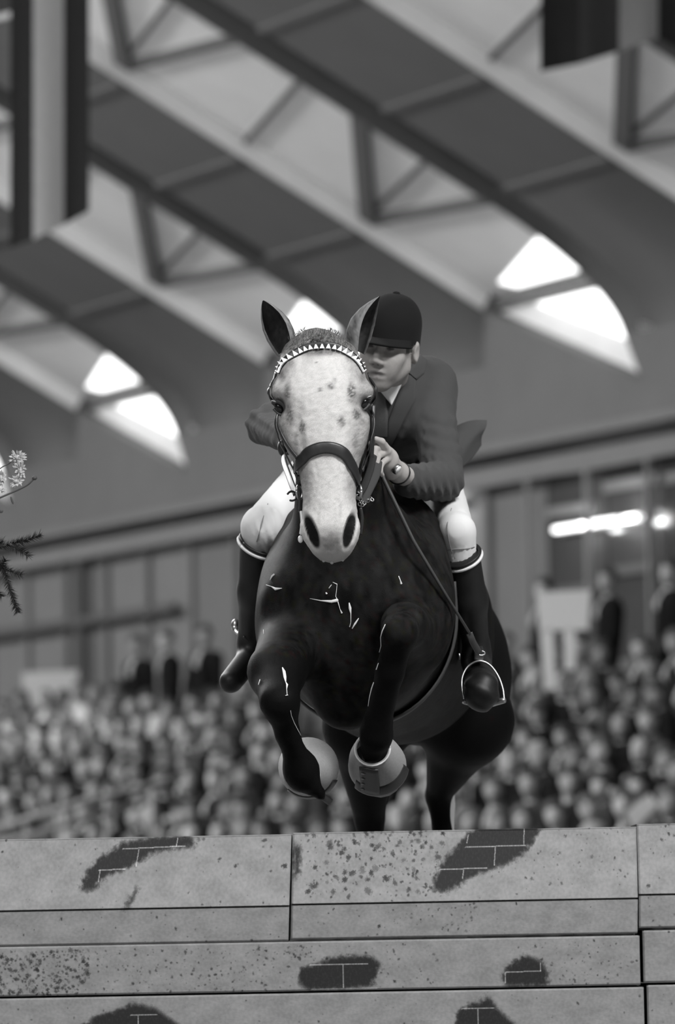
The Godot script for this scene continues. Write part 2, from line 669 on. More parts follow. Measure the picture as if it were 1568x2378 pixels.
func hall() -> void:
	hall_materials()
	# floor
	var st := begin()
	box_in(st, H(15, 26, -0.15), U * 62, Vector3.UP * 0.15, N * 27)
	structure(put("floor", done(st), M.sand), "pale raked sand floor of the arena")
	# walls that close the hall
	for w in [["wall_opposite", H(15, 52.3, 4.5), U * 62, N * 0.3], ["wall_far", H(-47.3, 26, 9), N * 27, U * 0.3], ["wall_near", H(77.3, 26, 9), N * 27, U * 0.3]]:
		st = begin()
		box_in(st, w[1], w[2], Vector3.UP * (4.5 if w[0] == "wall_opposite" else 9.0), w[3])
		structure(put(w[0], done(st), M.plain), "plain grey end wall of the hall")
	# the roof above the ribs, with its other slopes
	var roof := Node3D.new()
	roof.name = "ceiling"
	add_child(roof)
	structure(roof, "concrete vault of broad dark ribs with pale panels between them")
	var ds := [0.0, 8.0, 16.0, 26.0, 36.0, 44.0, 52.0]
	for i in 6:
		var a := H(-48, ds[i] - (0.5 if i == 0 else 0.0), roof_height(ds[i]) + 0.62)
		var b := H(-48, ds[i + 1], roof_height(ds[i + 1]) + 0.62)
		var al := U * 126.0
		var nrm := (b - a).cross(al).normalized()
		if nrm.y > 0: nrm = -nrm
		put("roof_slope", slab([a, b, b + al, a + al], nrm, 0.3), M.panel if i == 0 else M.plain, roof)
	# ribs, panels and what lies in each bay
	for k in range(-8, 4):
		bay(roof, k)
	# side wall
	var wall := Node3D.new()
	wall.name = "wall_side"
	add_child(wall)
	structure(wall, "grey side wall below the vault with triangular recesses")
	for k in range(-8, 4):
		var t0 := k * BAY
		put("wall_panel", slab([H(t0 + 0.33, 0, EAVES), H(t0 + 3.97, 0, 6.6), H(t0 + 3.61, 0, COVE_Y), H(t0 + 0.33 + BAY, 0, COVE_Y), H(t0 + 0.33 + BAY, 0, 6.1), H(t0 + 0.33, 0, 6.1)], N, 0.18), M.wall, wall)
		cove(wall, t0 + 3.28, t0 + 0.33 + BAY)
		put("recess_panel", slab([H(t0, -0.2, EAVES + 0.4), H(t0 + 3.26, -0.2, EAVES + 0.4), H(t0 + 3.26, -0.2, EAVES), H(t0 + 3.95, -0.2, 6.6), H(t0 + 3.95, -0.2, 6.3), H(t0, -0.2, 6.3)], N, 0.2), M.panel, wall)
		# glazing: one triangle in the slope, one in the wall below it
		var win := Node3D.new()
		win.name = "window_%d" % (k + 9)
		add_child(win)
		structure(win, "bright triangular pair of panes where the vault meets the wall")
		put("pane", slab([S(t0 + 0.8, 0.14, 0.192), S(t0 + 3.24, 0.8, 0.192), S(t0 + 3.24, 0.02, 0.192), S(t0 + 1.0, 0.0, 0.192)], GN, 0.03), M.daylight, win)
		put("pane", slab([H(t0 + 1.25, -0.19, 7.66), H(t0 + 3.24, -0.19, 7.66), H(t0 + 3.6, -0.19, 7.0)], N, 0.03), M.daylight, win)
		put("glazing_bar", bar(H(t0 + 0.4, -0.16, EAVES + 0.06), H(t0 + 3.22, -0.16, EAVES + 0.06), 0.09, 0.1), M.wall, win)
	# back of the lower wall
	st = begin()
	box_in(st, H(15, -1.3, 3.9), U * 62, Vector3.UP * 3.9, N * 0.3)
	put("backing", done(st), M.wall, wall)
	put("cornice", bar(H(-40, 0.02, 6.2), H(20, 0.02, 6.2), 0.16, 0.1), M.wall_light, wall)
	put("fascia_board", bar(H(-40, 0.0, 5.91), H(20, 0.0, 5.91), 0.1, 0.2), M.wall_light, wall)
	# below the cornice: a glazed gallery to the right, boarded bays to the left
	for k in 24:
		var t := 1.47 + 1.37 * (k - 17)
		var right := t > 1.0
		put("mullion", bar(H(t, 0.07 if right else -0.14, 3.0), H(t, 0.07 if right else -0.14, 5.8), 0.05 if right else 0.1, 0.05 if right else 0.1, U), M.mullion if right else M.wall_light if k % 4 == 2 else M.wall, wall)
		var fill: StandardMaterial3D = M.glass_dark if right else [M.curtain, M.wall, M.curtain][k % 3]
		put("gallery_panel", slab([H(t + 0.02, -0.16, 3.0), H(t + 1.35, -0.16, 3.0), H(t + 1.35, -0.16, 5.85), H(t + 0.02, -0.16, 5.85)], N, 0.05), fill, wall)
	put("mullion", bar(H(-11.5, -0.02, 3.0), H(-11.5, -0.02, 5.85), 0.1, 0.12, U), M.frame_paint, wall)
	put("dado_rail", bar(H(-20, -0.02, 5.05), H(-8.4, -0.02, 5.05), 0.08, 0.1), M.frame_paint, wall)
	for q in [[1.45, 4.62, 1.2], [2.85, 5.62, 1.2], [1.5, 5.45, 1.1], [2.9, 4.75, 1.1], [4.2, 5.6, 1.2]]:
		put("inner_shelf", bar(H(q[0], -0.13, q[1]), H(q[0] + q[2], -0.13, q[1]), 0.05, 0.1), M.frame_paint if q[1] < 5.0 else M.mullion, wall)
	put("lower_wall", bar(H(-40, -0.05, 3.3), H(20, -0.05, 3.3), 0.12, 1.1), M.lower_wall, wall)
	# fluorescent tubes in the gallery
	for q in [[1.84, 3.33, 5.255], [3.37, 3.8, 5.25], [-0.9, -0.42, 5.69]]:
		var a := H(q[0], -0.05, q[2])
		var b := H(q[1], -0.05, q[2])
		var lamp := thing("fluorescent_lamp", ["long lit fluorescent tube across the dark gallery glazing", "short lit fluorescent tube beside the long one in the gallery", "lit tube end showing behind the rider's white knee"][[1.84, 3.37, -0.9].find(q[0])], "lamp", (a + b) / 2, "fluorescent tubes in the gallery")
		put("tube", tube([a, b], [0.028], 10), M.tube_glow, lamp)
		put("batten", bar(a - N * 0.06, b - N * 0.06, 0.04, 0.09), M.mullion, lamp)
		put("end_cap", tube([a - U * 0.008, a + U * 0.012], [0.031], 8, false), M.mullion, lamp)
		put("end_cap", tube([b - U * 0.012, b + U * 0.008], [0.031], 8, false), M.mullion, lamp)
		var l := OmniLight3D.new()
		l.name = "tube_light"
		l.light_energy = 0.12
		l.light_size = 0.05
		l.omni_range = 60.0
		l.omni_attenuation = 2.0
		l.shadow_enabled = true
		lamp.add_child(l)
		l.position = N * 0.1

const COVE_Y := 7.1
const COVE_S := 1.5

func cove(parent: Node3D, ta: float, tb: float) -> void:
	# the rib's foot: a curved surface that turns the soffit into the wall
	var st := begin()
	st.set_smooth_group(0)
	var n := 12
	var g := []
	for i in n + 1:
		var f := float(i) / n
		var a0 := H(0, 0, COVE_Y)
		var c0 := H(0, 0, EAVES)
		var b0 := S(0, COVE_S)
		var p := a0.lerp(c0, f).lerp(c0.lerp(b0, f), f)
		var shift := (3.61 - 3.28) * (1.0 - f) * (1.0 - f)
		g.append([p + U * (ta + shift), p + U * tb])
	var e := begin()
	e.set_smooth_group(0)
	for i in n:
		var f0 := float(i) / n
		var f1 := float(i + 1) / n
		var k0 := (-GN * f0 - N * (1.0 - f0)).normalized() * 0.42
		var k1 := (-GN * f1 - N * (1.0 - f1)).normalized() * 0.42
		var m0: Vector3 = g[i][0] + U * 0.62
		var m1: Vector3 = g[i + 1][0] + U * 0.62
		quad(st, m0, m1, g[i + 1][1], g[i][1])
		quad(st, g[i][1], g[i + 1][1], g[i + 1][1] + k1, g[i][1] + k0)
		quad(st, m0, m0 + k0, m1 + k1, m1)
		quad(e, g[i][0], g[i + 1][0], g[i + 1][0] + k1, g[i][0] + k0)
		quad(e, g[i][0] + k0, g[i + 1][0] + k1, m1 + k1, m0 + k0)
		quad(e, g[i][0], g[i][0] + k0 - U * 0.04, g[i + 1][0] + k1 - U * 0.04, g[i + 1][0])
	put("slot_foot", done(e), M.wall, parent)  # lower end of the slot added to darken the rib edge
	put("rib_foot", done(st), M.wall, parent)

func bay(roof: Node3D, k: int) -> void:
	var t0 := k * BAY
	var a := t0 + 0.33
	var b := t0 + 3.28
	var s1 := 8.6
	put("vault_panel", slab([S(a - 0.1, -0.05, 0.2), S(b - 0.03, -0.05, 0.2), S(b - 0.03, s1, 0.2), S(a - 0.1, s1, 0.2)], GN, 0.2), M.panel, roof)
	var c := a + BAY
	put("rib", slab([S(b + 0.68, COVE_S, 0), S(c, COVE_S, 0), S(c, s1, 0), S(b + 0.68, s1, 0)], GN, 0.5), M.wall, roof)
	# an open slot, shaped in to darken the rib's far edge: lip, back and the rib's own side
	put("slot_lip", slab([S(b, COVE_S, 0), S(b, s1, 0), S(b, s1, 0.45), S(b, COVE_S, 0.45)], U, 0.04), M.wall, roof)
	put("slot_back", slab([S(b, COVE_S, 0.45), S(b + 0.7, COVE_S, 0.45), S(b + 0.7, s1, 0.45), S(b, s1, 0.45)], GN, 0.05), M.wall, roof)
	put("rib_fascia", slab([S(c + 0.015, 0, 0.0), S(c + 0.015, s1, 0.0), S(c + 0.015, s1, 0.2), S(c + 0.015, 0, 0.2)], U, 0.03), M.fascia, roof)
	for j in 5:
		var s := 1.64 + j * 1.5
		put("rib_joint", bar(S(b + 0.66, s, -0.01), S(c - 0.05, s, -0.01), 0.07, 0.05, GN), M.wall, roof)
	# lattice on the panels
	var o := 0.17
	for j in 4:
		var s := 0.0 + j * 1.56
		if j > 0:
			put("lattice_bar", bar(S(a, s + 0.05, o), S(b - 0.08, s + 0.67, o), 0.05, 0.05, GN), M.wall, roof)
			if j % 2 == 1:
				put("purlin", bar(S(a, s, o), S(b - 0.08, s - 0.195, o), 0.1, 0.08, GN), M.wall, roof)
				put("crease_shade_beam", bar(S(a - 0.05, s, o), S(b - 0.16, s + 1.56, o), 0.17, 0.1, GN), M.wall, roof)  # dark beam stands in for soft crease shading on the panel

# ------------------------------------------------------------------ flags hanging from the vault
func flag(label: String, z: float, stripes: Array, top: float, group: String) -> void:
	# stripes: x0, bottom y0, x1, bottom y1, material
	var r := thing("hanging_flag", label, "flag", P(stripes[0][0], top, z), group)
	for s in stripes:
		var st := begin()
		st.set_smooth_group(0)
		var nx := 6
		var ny := 14
		var g := []
		for i in nx + 1:
			var col := []
			for j in ny + 1:
				var u := float(i) / nx
				var x: float = lerpf(s[0], s[2], u)
				var yb: float = lerpf(s[1], s[3], u)
				var y := lerpf(top, yb, float(j) / ny)
				col.append(P(x, y, z + 0.05 * sin(x * 0.045) * (0.4 + 0.6 * float(j) / ny) + (x - stripes[0][0]) * 0.002))
			g.append(col)
		for i in nx:
			for j in ny:
				quad(st, g[i][j], g[i + 1][j], g[i + 1][j + 1], g[i][j + 1])
		put("stripe", done(st), s[4], r)
	var w: float = stripes[-1][2]
	put("pole", tube([P(stripes[0][0] - 6, top - 4, z), P(w + 6, top - 4, z + (w - stripes[0][0]) * 0.002)], [0.02], 8), M.mullion, r)
	var e := P((stripes[0][0] + w) / 2, top - 4, z)
	put("cord", tube([e, Vector3(e.x, 16.5, e.z)], [0.006], 6), M.mullion, r)

func flags() -> void:
	for q in [["flag_black", 0.045], ["flag_dark", 0.028], ["flag_mid", 0.055], ["flag_grey", 0.3], ["flag_white", 0.56]]:
		var m := textured(mat(q[0], q[1], 0.95, 0.3), noise_tex(0.05, 0.85, 1.0, 128, 3, 9), 2.0)
		m.cull_mode = BaseMaterial3D.CULL_DISABLED
	flag("flag with a white stripe between two dark stripes hanging from the vault", 40.0, [[24, 575, 77, 556, M.flag_black], [77, 556, 148, 522, M.flag_white], [148, 522, 207, 490, M.flag_black]], -70, "flags hanging from the vault")
	flag("flag of black, dark grey and mid grey stripes hanging from the vault", 40.0, [[1256, 166, 1345, 148, M.flag_dark], [1345, 148, 1438, 119, M.flag_mid], [1438, 119, 1529, 88, M.flag_grey]], -70, "flags hanging from the vault")
	flag("plain black flag hanging beside the grey striped one", 42.0, [[1527, 88, 1640, 150, M.flag_dark]], -70, "flags hanging from the vault")
	var hem := thing("hanging_banner", "dark banner with a pale hem slanting behind the white striped flag", "banner", P(60, 0, 41))
	put("cloth", slab([P(-40, -90, 41), P(150, -90, 41), P(150, -8, 41), P(-40, 44, 41)], Vector3.BACK, 0.02), M.flag_black, hem)
	put("hem", slab([P(-40, 44, 40.98), P(18, 28, 40.98), P(150, -12, 40.98), P(150, 2, 40.98), P(18, 42, 40.98), P(-40, 56, 40.98)], Vector3.BACK, 0.03), M.flag_white, hem)

# ------------------------------------------------------------------ the jump: a wall of painted boxes with a sloped coping
const WZ := 14.3                 # depth of the wall's front
const TEX_X0 := -170.0
const TEX_Y0 := 1920.0
const TEX_W := 1920
const TEX_H := 560

func in_poly(x: float, y: float, q: Array) -> bool:
	var hit := false
	var j := q.size() - 2
	for i in range(0, q.size(), 2):
		if (q[i + 1] > y) != (q[j + 1] > y) and x < (q[j] - q[i]) * (y - q[i + 1]) / (q[j + 1] - q[i + 1]) + q[i]: hit = not hit
		j = i
	return hit

func wall_texture() -> ImageTexture:
	# paint: grey base, dark spatters, dark patches with white mortar lines painted over them
	var im := Image.create(TEX_W, TEX_H, false, Image.FORMAT_RGB8)
	var n1 := FastNoiseLite.new()
	n1.seed = 21
	n1.frequency = 0.011
	n1.fractal_octaves = 4
	var n2 := FastNoiseLite.new()
	n2.seed = 4
	n2.frequency = 0.09
	n2.fractal_octaves = 3
	for y in TEX_H:
		for x in TEX_W:
			var v := 0.44 + 0.05 * n1.get_noise_2d(x, y * 1.6) + 0.035 * n2.get_noise_2d(x, y)
			im.set_pixel(x, y, Color(v, v, v))
	var g := RandomNumberGenerator.new()
	g.seed = 77
	# spatters: x0, y0, x1, y1, how many, largest radius
	for s in [[-150, 1945, 1720, 2180, 260, 3.4], [690, 1950, 1010, 2085, 300, 8.0], [860, 2105, 1090, 2170, 70, 4.0], [-40, 2195, 190, 2300, 420, 6.0], [190, 2195, 660, 2300, 260, 4.0], [640, 2195, 720, 2230, 30, 5.0], [700, 2195, 1000, 2295, 110, 4.0], [1180, 2190, 1460, 2295, 110, 3.8], [1090, 1960, 1440, 2070, 70, 4.2], [430, 1960, 650, 2040, 22, 6.0], [180, 2080, 640, 2180, 16, 4.0], [-150, 2310, 1720, 2470, 160, 3.6], [1480, 1940, 1568, 2180, 22, 4.5]]:
		for k in int(s[4] * 1.4):
			var cx := g.randf_range(s[0], s[2]) - TEX_X0
			var cy := g.randf_range(s[1], s[3]) - TEX_Y0
			var r := 0.8 + g.randf() * g.randf() * float(s[5])
			var e := g.randf_range(0.6, 1.7)
			var dk := g.randf_range(0.3, 0.8)
			var an := g.randf() * PI
			var b := int(ceil(r * 1.8))
			for yy in range(int(cy) - b, int(cy) + b + 1):
				for xx in range(int(cx) - b, int(cx) + b + 1):
					if xx < 0 or yy < 0 or xx >= TEX_W or yy >= TEX_H: continue
					var dx := (xx - cx) * cos(an) + (yy - cy) * sin(an)
					var dy := -(xx - cx) * sin(an) + (yy - cy) * cos(an)
					var d := sqrt(dx * dx / e + dy * dy * e) + n2.get_noise_2d(xx * 3, yy * 3) * r * 0.7
					if d < r:
						var f := clampf((r - d) / 1.8, 0, 1) * dk
						var o := im.get_pixel(xx, yy).r
						var v := lerpf(o, 0.09, f)
						im.set_pixel(xx, yy, Color(v, v, v))
	# patches
	for q in [[165, 2062, 172, 2035, 200, 2000, 260, 1966, 330, 1955, 415, 1953, 428, 1976, 380, 1978, 330, 1987, 290, 2010, 230, 2032, 185, 2064],
			[985, 2072, 990, 2045, 1012, 2012, 1045, 1982, 1062, 1962, 1105, 1941, 1236, 1938, 1228, 1965, 1200, 2000, 1150, 2026, 1090, 2042, 1060, 2058, 1015, 2078],
			[674, 2268, 680, 2245, 720, 2238, 745, 2224, 800, 2221, 842, 2222, 866, 2242, 852, 2268, 842, 2292, 700, 2297, 680, 2287],
			[1150, 2294, 1145, 2270, 1165, 2245, 1200, 2227, 1236, 2240, 1251, 2270, 1248, 2296, 1160, 2296],
			[160, 2385, 200, 2350, 250, 2337, 290, 2322, 338, 2332, 370, 2355, 410, 2385, 330, 2425, 220, 2420],
			[1033, 2385, 1040, 2353, 1075, 2337, 1115, 2322, 1128, 2345, 1170, 2385, 1140, 2425, 1060, 2420],
			[662, 2050, 660, 2010, 664, 1972, 676, 1985, 674, 2030], [266, 2107, 280, 2080, 300, 2054, 298, 2068, 282, 2094]]:
		var x0 := 9999.0; var x1 := -999.0; var y0 := 9999.0; var y1 := -999.0
		for i in range(0, q.size(), 2):
			x0 = minf(x0, q[i]); x1 = maxf(x1, q[i]); y0 = minf(y0, q[i + 1]); y1 = maxf(y1, q[i + 1])
		for y in range(int(y0) - 12, int(y1) + 12):
			for x in range(int(x0) - 12, int(x1) + 12):
				var ix := x - int(TEX_X0)
				var iy := y - int(TEX_Y0)
				if ix < 0 or iy < 0 or ix >= TEX_W or iy >= TEX_H: continue
				var c := 0
				var wob := 8.0 * n2.get_noise_2d(ix * 0.6, iy * 0.6)
				var spray := 8.0 * n2.get_noise_2d(ix * 9, iy * 9)
				for k in 7:
					var ph := k * 0.9 + spray
					if in_poly(x + wob + cos(ph) * (2.0 + k), y + wob * 0.6 + sin(ph) * (2.0 + k), q): c += 1
				if c > 0:
					var f := c / 7.0 * (0.9 + 0.2 * n2.get_noise_2d(ix * 2, iy))
					var v := lerpf(im.get_pixel(ix, iy).r, 0.07, clampf(f * 1.1, 0, 1))
					im.set_pixel(ix, iy, Color(v, v, v))
	# mortar lines
	for l in [[205, 2022, 268, 2020], [258, 1979, 405, 1975], [297, 1980, 292, 2016], [209, 2021, 206, 2046], [387, 1956, 384, 1975],
			[1118, 1941, 1234, 1940], [1060, 1988, 1202, 1986], [1001, 2033, 1112, 2031], [1199, 1942, 1197, 1985], [1131, 1989, 1128, 2027], [1057, 2034, 1054, 2053], [1068, 1962, 1064, 1980],
			[700, 2240, 836, 2239], [702, 2297, 856, 2296], [778, 2240, 777, 2294], [1153, 2265, 1236, 2263], [1234, 2244, 1235, 2264], [1153, 2266, 1152, 2290],
			[283, 2349, 346, 2348], [301, 2350, 301, 2400], [1050, 2348, 1126, 2347], [1087, 2349, 1087, 2400], [250, 2400, 360, 2400]]:
		var a := Vector2(l[0] - TEX_X0, l[1] - TEX_Y0)
		var b := Vector2(l[2] - TEX_X0, l[3] - TEX_Y0)
		var n := int(a.distance_to(b))
		for k in n:
			var p := a.lerp(b, float(k) / n)
			var up := 1 if absf(a.x - b.x) < absf(a.y - b.y) else 0
			for w in [-1, 0, 1]:
				var x: int = int(p.x) + (w if up else 0)
				var y: int = int(p.y) + (0 if up else w)
				var f := (0.75 if w == 0 else 0.3) * (0.85 + 0.4 * n2.get_noise_2d(p.x * 3, p.y * 3))
				var v := lerpf(im.get_pixel(x, y).r, 0.86, clampf(f, 0, 1))
				im.set_pixel(x, y, Color(v, v, v))
	return ImageTexture.create_from_image(im)

func wx(px: float) -> float:
	return (px - 784.0) * WZ / FOCAL

func wy(py: float) -> float:                            # height of the line that crosses the middle of the frame at py
	return P(784, py, WZ).y

func wall_uv(p: Vector3, top_y: float, py: float) -> Vector2:
	# metres along the face, in the paint's own scale
	return Vector2((p.x * FOCAL / WZ + 784.0 - TEX_X0) / TEX_W, (py - TEX_Y0 + (top_y - p.y) * FOCAL / WZ) / TEX_H)

func jump_box(x0: float, x1: float, py0: float, py1: float, depth: float, label: String, lean := 0.0, slope := 0.0, push := 0.0) -> void:
	# a box of the wall, its front edges chamfered; slope: pixel row where a coping's front begins to lean back
	var a := wx(x0)
	var b := wx(x1)
	var y0 := wy(py0)
	var y1 := wy(py1)
	var zf := -WZ + push
	var c := 0.004
	var rows := []               # y, z, paint row
	if slope > 0.0:
		var ys := wy(slope)
		rows = [[y1, zf - c, py1], [y1 + c, zf, py1 - 4], [ys - 0.0025, zf, slope + 2], [ys - 0.0025, zf - 0.02, slope + 2], [ys + 0.0025, zf - 0.02, slope - 2], [ys + 0.0025, zf - 0.002, slope - 2], [y0 + 0.012, zf - 0.115, py0 + 10], [y0 + 0.010, zf - 0.112, py0 + 9], [y0, zf - 0.116, py0], [y0, zf - 0.16, py0 - 4]]
	else:
		rows = [[y1, zf - c, py1], [y1 + c, zf, py1 - 4], [y0 - c, zf, py0 + 4], [y0, zf - c, py0]]
	var o := thing("coping_block" if slope > 0.0 else "wall_block", label, "block", Vector3((a + b) / 2, y1, zf - depth / 2), "painted boxes of the jump wall")
	var st := begin()
	var cols := [a, a + c, b - c, b]
	for i in rows.size() - 1:
		for k in 3:
			var q := []
			for w in [[i + 1, k], [i + 1, k + 1], [i, k + 1], [i, k]]:
				var r: Array = rows[w[0]]
				var edge := c if (w[1] == 0 or w[1] == 3) else 0.0
				var sk: float = lean * (r[0] - y1) / (y0 - y1)
				q.append([Vector3(cols[w[1]] + sk, r[0], r[1] - edge), Vector2((cols[w[1]] * FOCAL / WZ + 784.0 - TEX_X0) / TEX_W, (r[2] - TEX_Y0) / TEX_H)])
			quad(st, q[0][0], q[1][0], q[2][0], q[3][0], q[0][1], q[1][1], q[2][1], q[3][1])
	# ends, top, underside and back
	var zb := zf - depth
	var u0 := Vector2(0.02, 0.5)
	for s in [0, 1]:
		var x := a if s == 0 else b
		for i in rows.size() - 1:
			var sk0: float = lean * (rows[i][0] - y1) / (y0 - y1)
			var sk1: float = lean * (rows[i + 1][0] - y1) / (y0 - y1)
			var q := [Vector3(x + sk0, rows[i][0], rows[i][1] - c), Vector3(x + sk0, rows[i][0], zb), Vector3(x + sk1, rows[i + 1][0], zb), Vector3(x + sk1, rows[i + 1][0], rows[i + 1][1] - c)]
			if s == 1: q.reverse()
			quad(st, q[0], q[1], q[2], q[3], u0, u0, u0, u0)
	var zt: float = rows[-1][1]
	var l := lean
	quad(st, Vector3(a + l, y0, zb), Vector3(b + l, y0, zb), Vector3(b + l, y0, zt), Vector3(a + l, y0, zt), u0, u0, u0, u0)
	quad(st, Vector3(a, y1, zf - c), Vector3(b, y1, zf - c), Vector3(b, y1, zb), Vector3(a, y1, zb), u0, u0, u0, u0)
	quad(st, Vector3(b + l, y0, zb), Vector3(a + l, y0, zb), Vector3(a, y1, zb), Vector3(b, y1, zb), u0, u0, u0, u0)
	put("box", done(st), M.jump, o)

func jump_wall() -> void:
	var m := mat("jump", 1.0, 0.75, 0.4)
	m.albedo_color = Color.WHITE
	m.albedo_texture = wall_texture()
	m.heightmap_enabled = true
	m.heightmap_texture = noise_tex(0.35, 0.2, 0.8, 512, 2, 14)
	m.heightmap_scale = 0.06
	m.uv1_triplanar = false
	var D := 0.42
	jump_box(-150, 652, 1945, 2183, D, "sloped coping block with a long dark patch and a thin slash", wx(794), 2102, 0.004)
	jump_box(658, 1461, 1942, 2180, D, "sloped coping block spattered dark, with the largest painted brick patch", wx(792), 2099)
	jump_box(1465, 2260, 1936, 2168, D, "clean sloped coping block with few spatters at the end of the wall", wx(789), 2091)
	jump_box(-700, 1465, 2185, 2300, D + 0.02, "long wall box with two dark brick patches, directly under the coping", 0, 0, 0.006)
	jump_box(1473, 2260, 2174, 2295, D + 0.02, "plain dark-grey wall box under the clean coping block", 0, 0, 0.0)
	jump_box(-700, 1472, 2305, 2424, D + 0.03, "long wall box with two cropped dark brick patches, second below the coping", 0, 0, 0.008)
	jump_box(1480, 2260, 2301, 2424, D + 0.03, "plain wall box, second below the clean coping block", 0, 0, 0.0)
	var y := 2427.0
	var k := 0
	while wy(y) > 0.05:
		var y2 := minf(y + 240.0, 784.0 * 10)
		if wy(y2) < 0.12: y2 = 1189.0 + FOCAL * tan(atan(1.3 / WZ) + deg_to_rad(PITCH)) 
		jump_box(-700, 1470 - 80 * (k % 2), y, y2 - 3, D + 0.04, "long plain wall box, course %d below the coping" % (k + 3), 0, 0, 0.008)
		jump_box(1476 - 80 * (k % 2), 2260, y, y2 - 3, D + 0.04, "short plain end box of the wall, course %d below the coping" % (k + 3), 0, 0, 0.0)
		y = y2
		k += 1
		if k > 6: break

# ------------------------------------------------------------------ the horse
var HF: Field                    # its body as a distance field
const HEAD := [[757, 735, 4, 5, 5, -40], [762, 735, 26, 25, 40, -40], [775, 737, 48, 40, 70, -35], [800, 741, 80, 60, 100, -28], [830, 744, 94, 74, 130, -20], [870, 746, 102, 86, 165, -12], [910, 748, 112, 92, 185, -6], [945, 750, 108, 92, 190, 0],
	[985, 753, 104, 90, 190, 4], [1030, 757, 94, 86, 175, 8], [1070, 759, 78, 82, 150, 12], [1110, 762, 67, 78, 125, 16], [1150, 764, 62, 75, 105, 20], [1190, 766, 61, 75, 92, 24], [1225, 767, 65, 77, 86, 26], [1250, 768, 61, 72, 82, 26],
	[1272, 770, 51, 62, 76, 25], [1290, 771, 39, 48, 66, 22], [1302, 772, 27, 30, 45, 18], [1308, 772, 5, 5, 8, 16]]
const HEAD_E := 0.82

func head_row(y: float) -> Array:
	var i := 0
	while i < HEAD.size() - 2 and HEAD[i + 1][0] < y: i += 1
	var f: float = clampf((y - HEAD[i][0]) / (HEAD[i + 1][0] - HEAD[i][0]), 0, 1)
	var out := []
	for c in 6:
		var a: float = HEAD[maxi(i - 1, 0)][c]
		var d: float = HEAD[mini(i + 2, HEAD.size() - 1)][c]
		out.append(cubic_interpolate(HEAD[i][c], HEAD[i + 1][c], a, d, f) if i > 1 and i < HEAD.size() - 3 else lerpf(HEAD[i][c], HEAD[i + 1][c], f))
	return out

func bump(x: float, y: float, cx: float, cy: float, sx: float, sy: float, turn := 0.0) -> float:
	var dx := (x - cx) * cos(turn) + (y - cy) * sin(turn)
	var dy := -(x - cx) * sin(turn) + (y - cy) * cos(turn)
	return exp(-(dx * dx / (sx * sx) + dy * dy / (sy * sy)))

func nostril(x: float, y: float) -> float:
	return maxf(bump(x, y, 725, 1240, 13, 42, -0.36), bump(x, y, 811, 1238, 13, 43, 0.24))

func head_point(y: float, th: float) -> Array:         # [point, outward, pixel x]
	var r := head_row(y)
	var ca := cos(th)
	var sa := sin(th)
	var x: float = r[2] * signf(ca) * pow(absf(ca), HEAD_E)
	var z: float = (r[3] if sa > 0 else r[4]) * signf(sa) * pow(absf(sa), HEAD_E)
	var px: float = r[1] + x
	var out := Vector2(x / maxf(r[2] * r[2], 9), z / maxf(pow(r[3] if sa > 0 else r[4], 2), 9)).normalized()
	var d := 0.0
	if sa > -0.3:
		d += 11.0 * (bump(px, y, 648, 912, 26, 20) + bump(px, y, 851, 910, 26, 20))          # brows
		d -= 13.0 * (bump(px, y, 651, 950, 17, 20) + bump(px, y, 848, 947, 17, 20))          # sockets
		d += 8.0 * (bump(px, y, 668, 1010, 12, 55, -0.25) + bump(px, y, 842, 1005, 12, 55, 0.2))   # crests
		d -= 8.0 * (bump(px, y, 700, 1050, 12, 60, -0.12) + bump(px, y, 818, 1050, 12, 60, 0.1))
		d += 4.0 * bump(px, y, 762, 1080, 30, 120)
		d -= 9.0 * (bump(px, y, 700, 840, 22, 30) + bump(px, y, 792, 838, 22, 30))
		d += 7.0 * (bump(px, y, 722, 1236, 24, 50, -0.42) + bump(px, y, 816, 1236, 24, 52, 0.2))
		var nn := nostril(px, y)
		d -= 27.0 * smoothstep(0.18, 0.95, nn)
		d -= 5.0 * bump(px, y, 769, 1282, 6, 14)
		d += 1.4 * noise.get_noise_2d(px * 0.06, y * 0.06)
	x += out.x * d
	z += out.y * d
	return [P(r[1] + x, y, 15.0) + Vector3.BACK * pxm(z + r[5]), Vector3(out.x, 0, out.y), r[1] + x]

func on_head(x: float, y: float, lift := 0.0) -> Array:   # the point of the face under a pixel, and its outward direction
	var r := head_row(y)
	var c := clampf((x - r[1]) / r[2], -1, 1)
	var ca := signf(c) * pow(absf(c), 1.0 / HEAD_E)
	var h := head_point(y, acos(clampf(ca, -1, 1)))
	return [h[0] + h[1] * lift, h[1]]

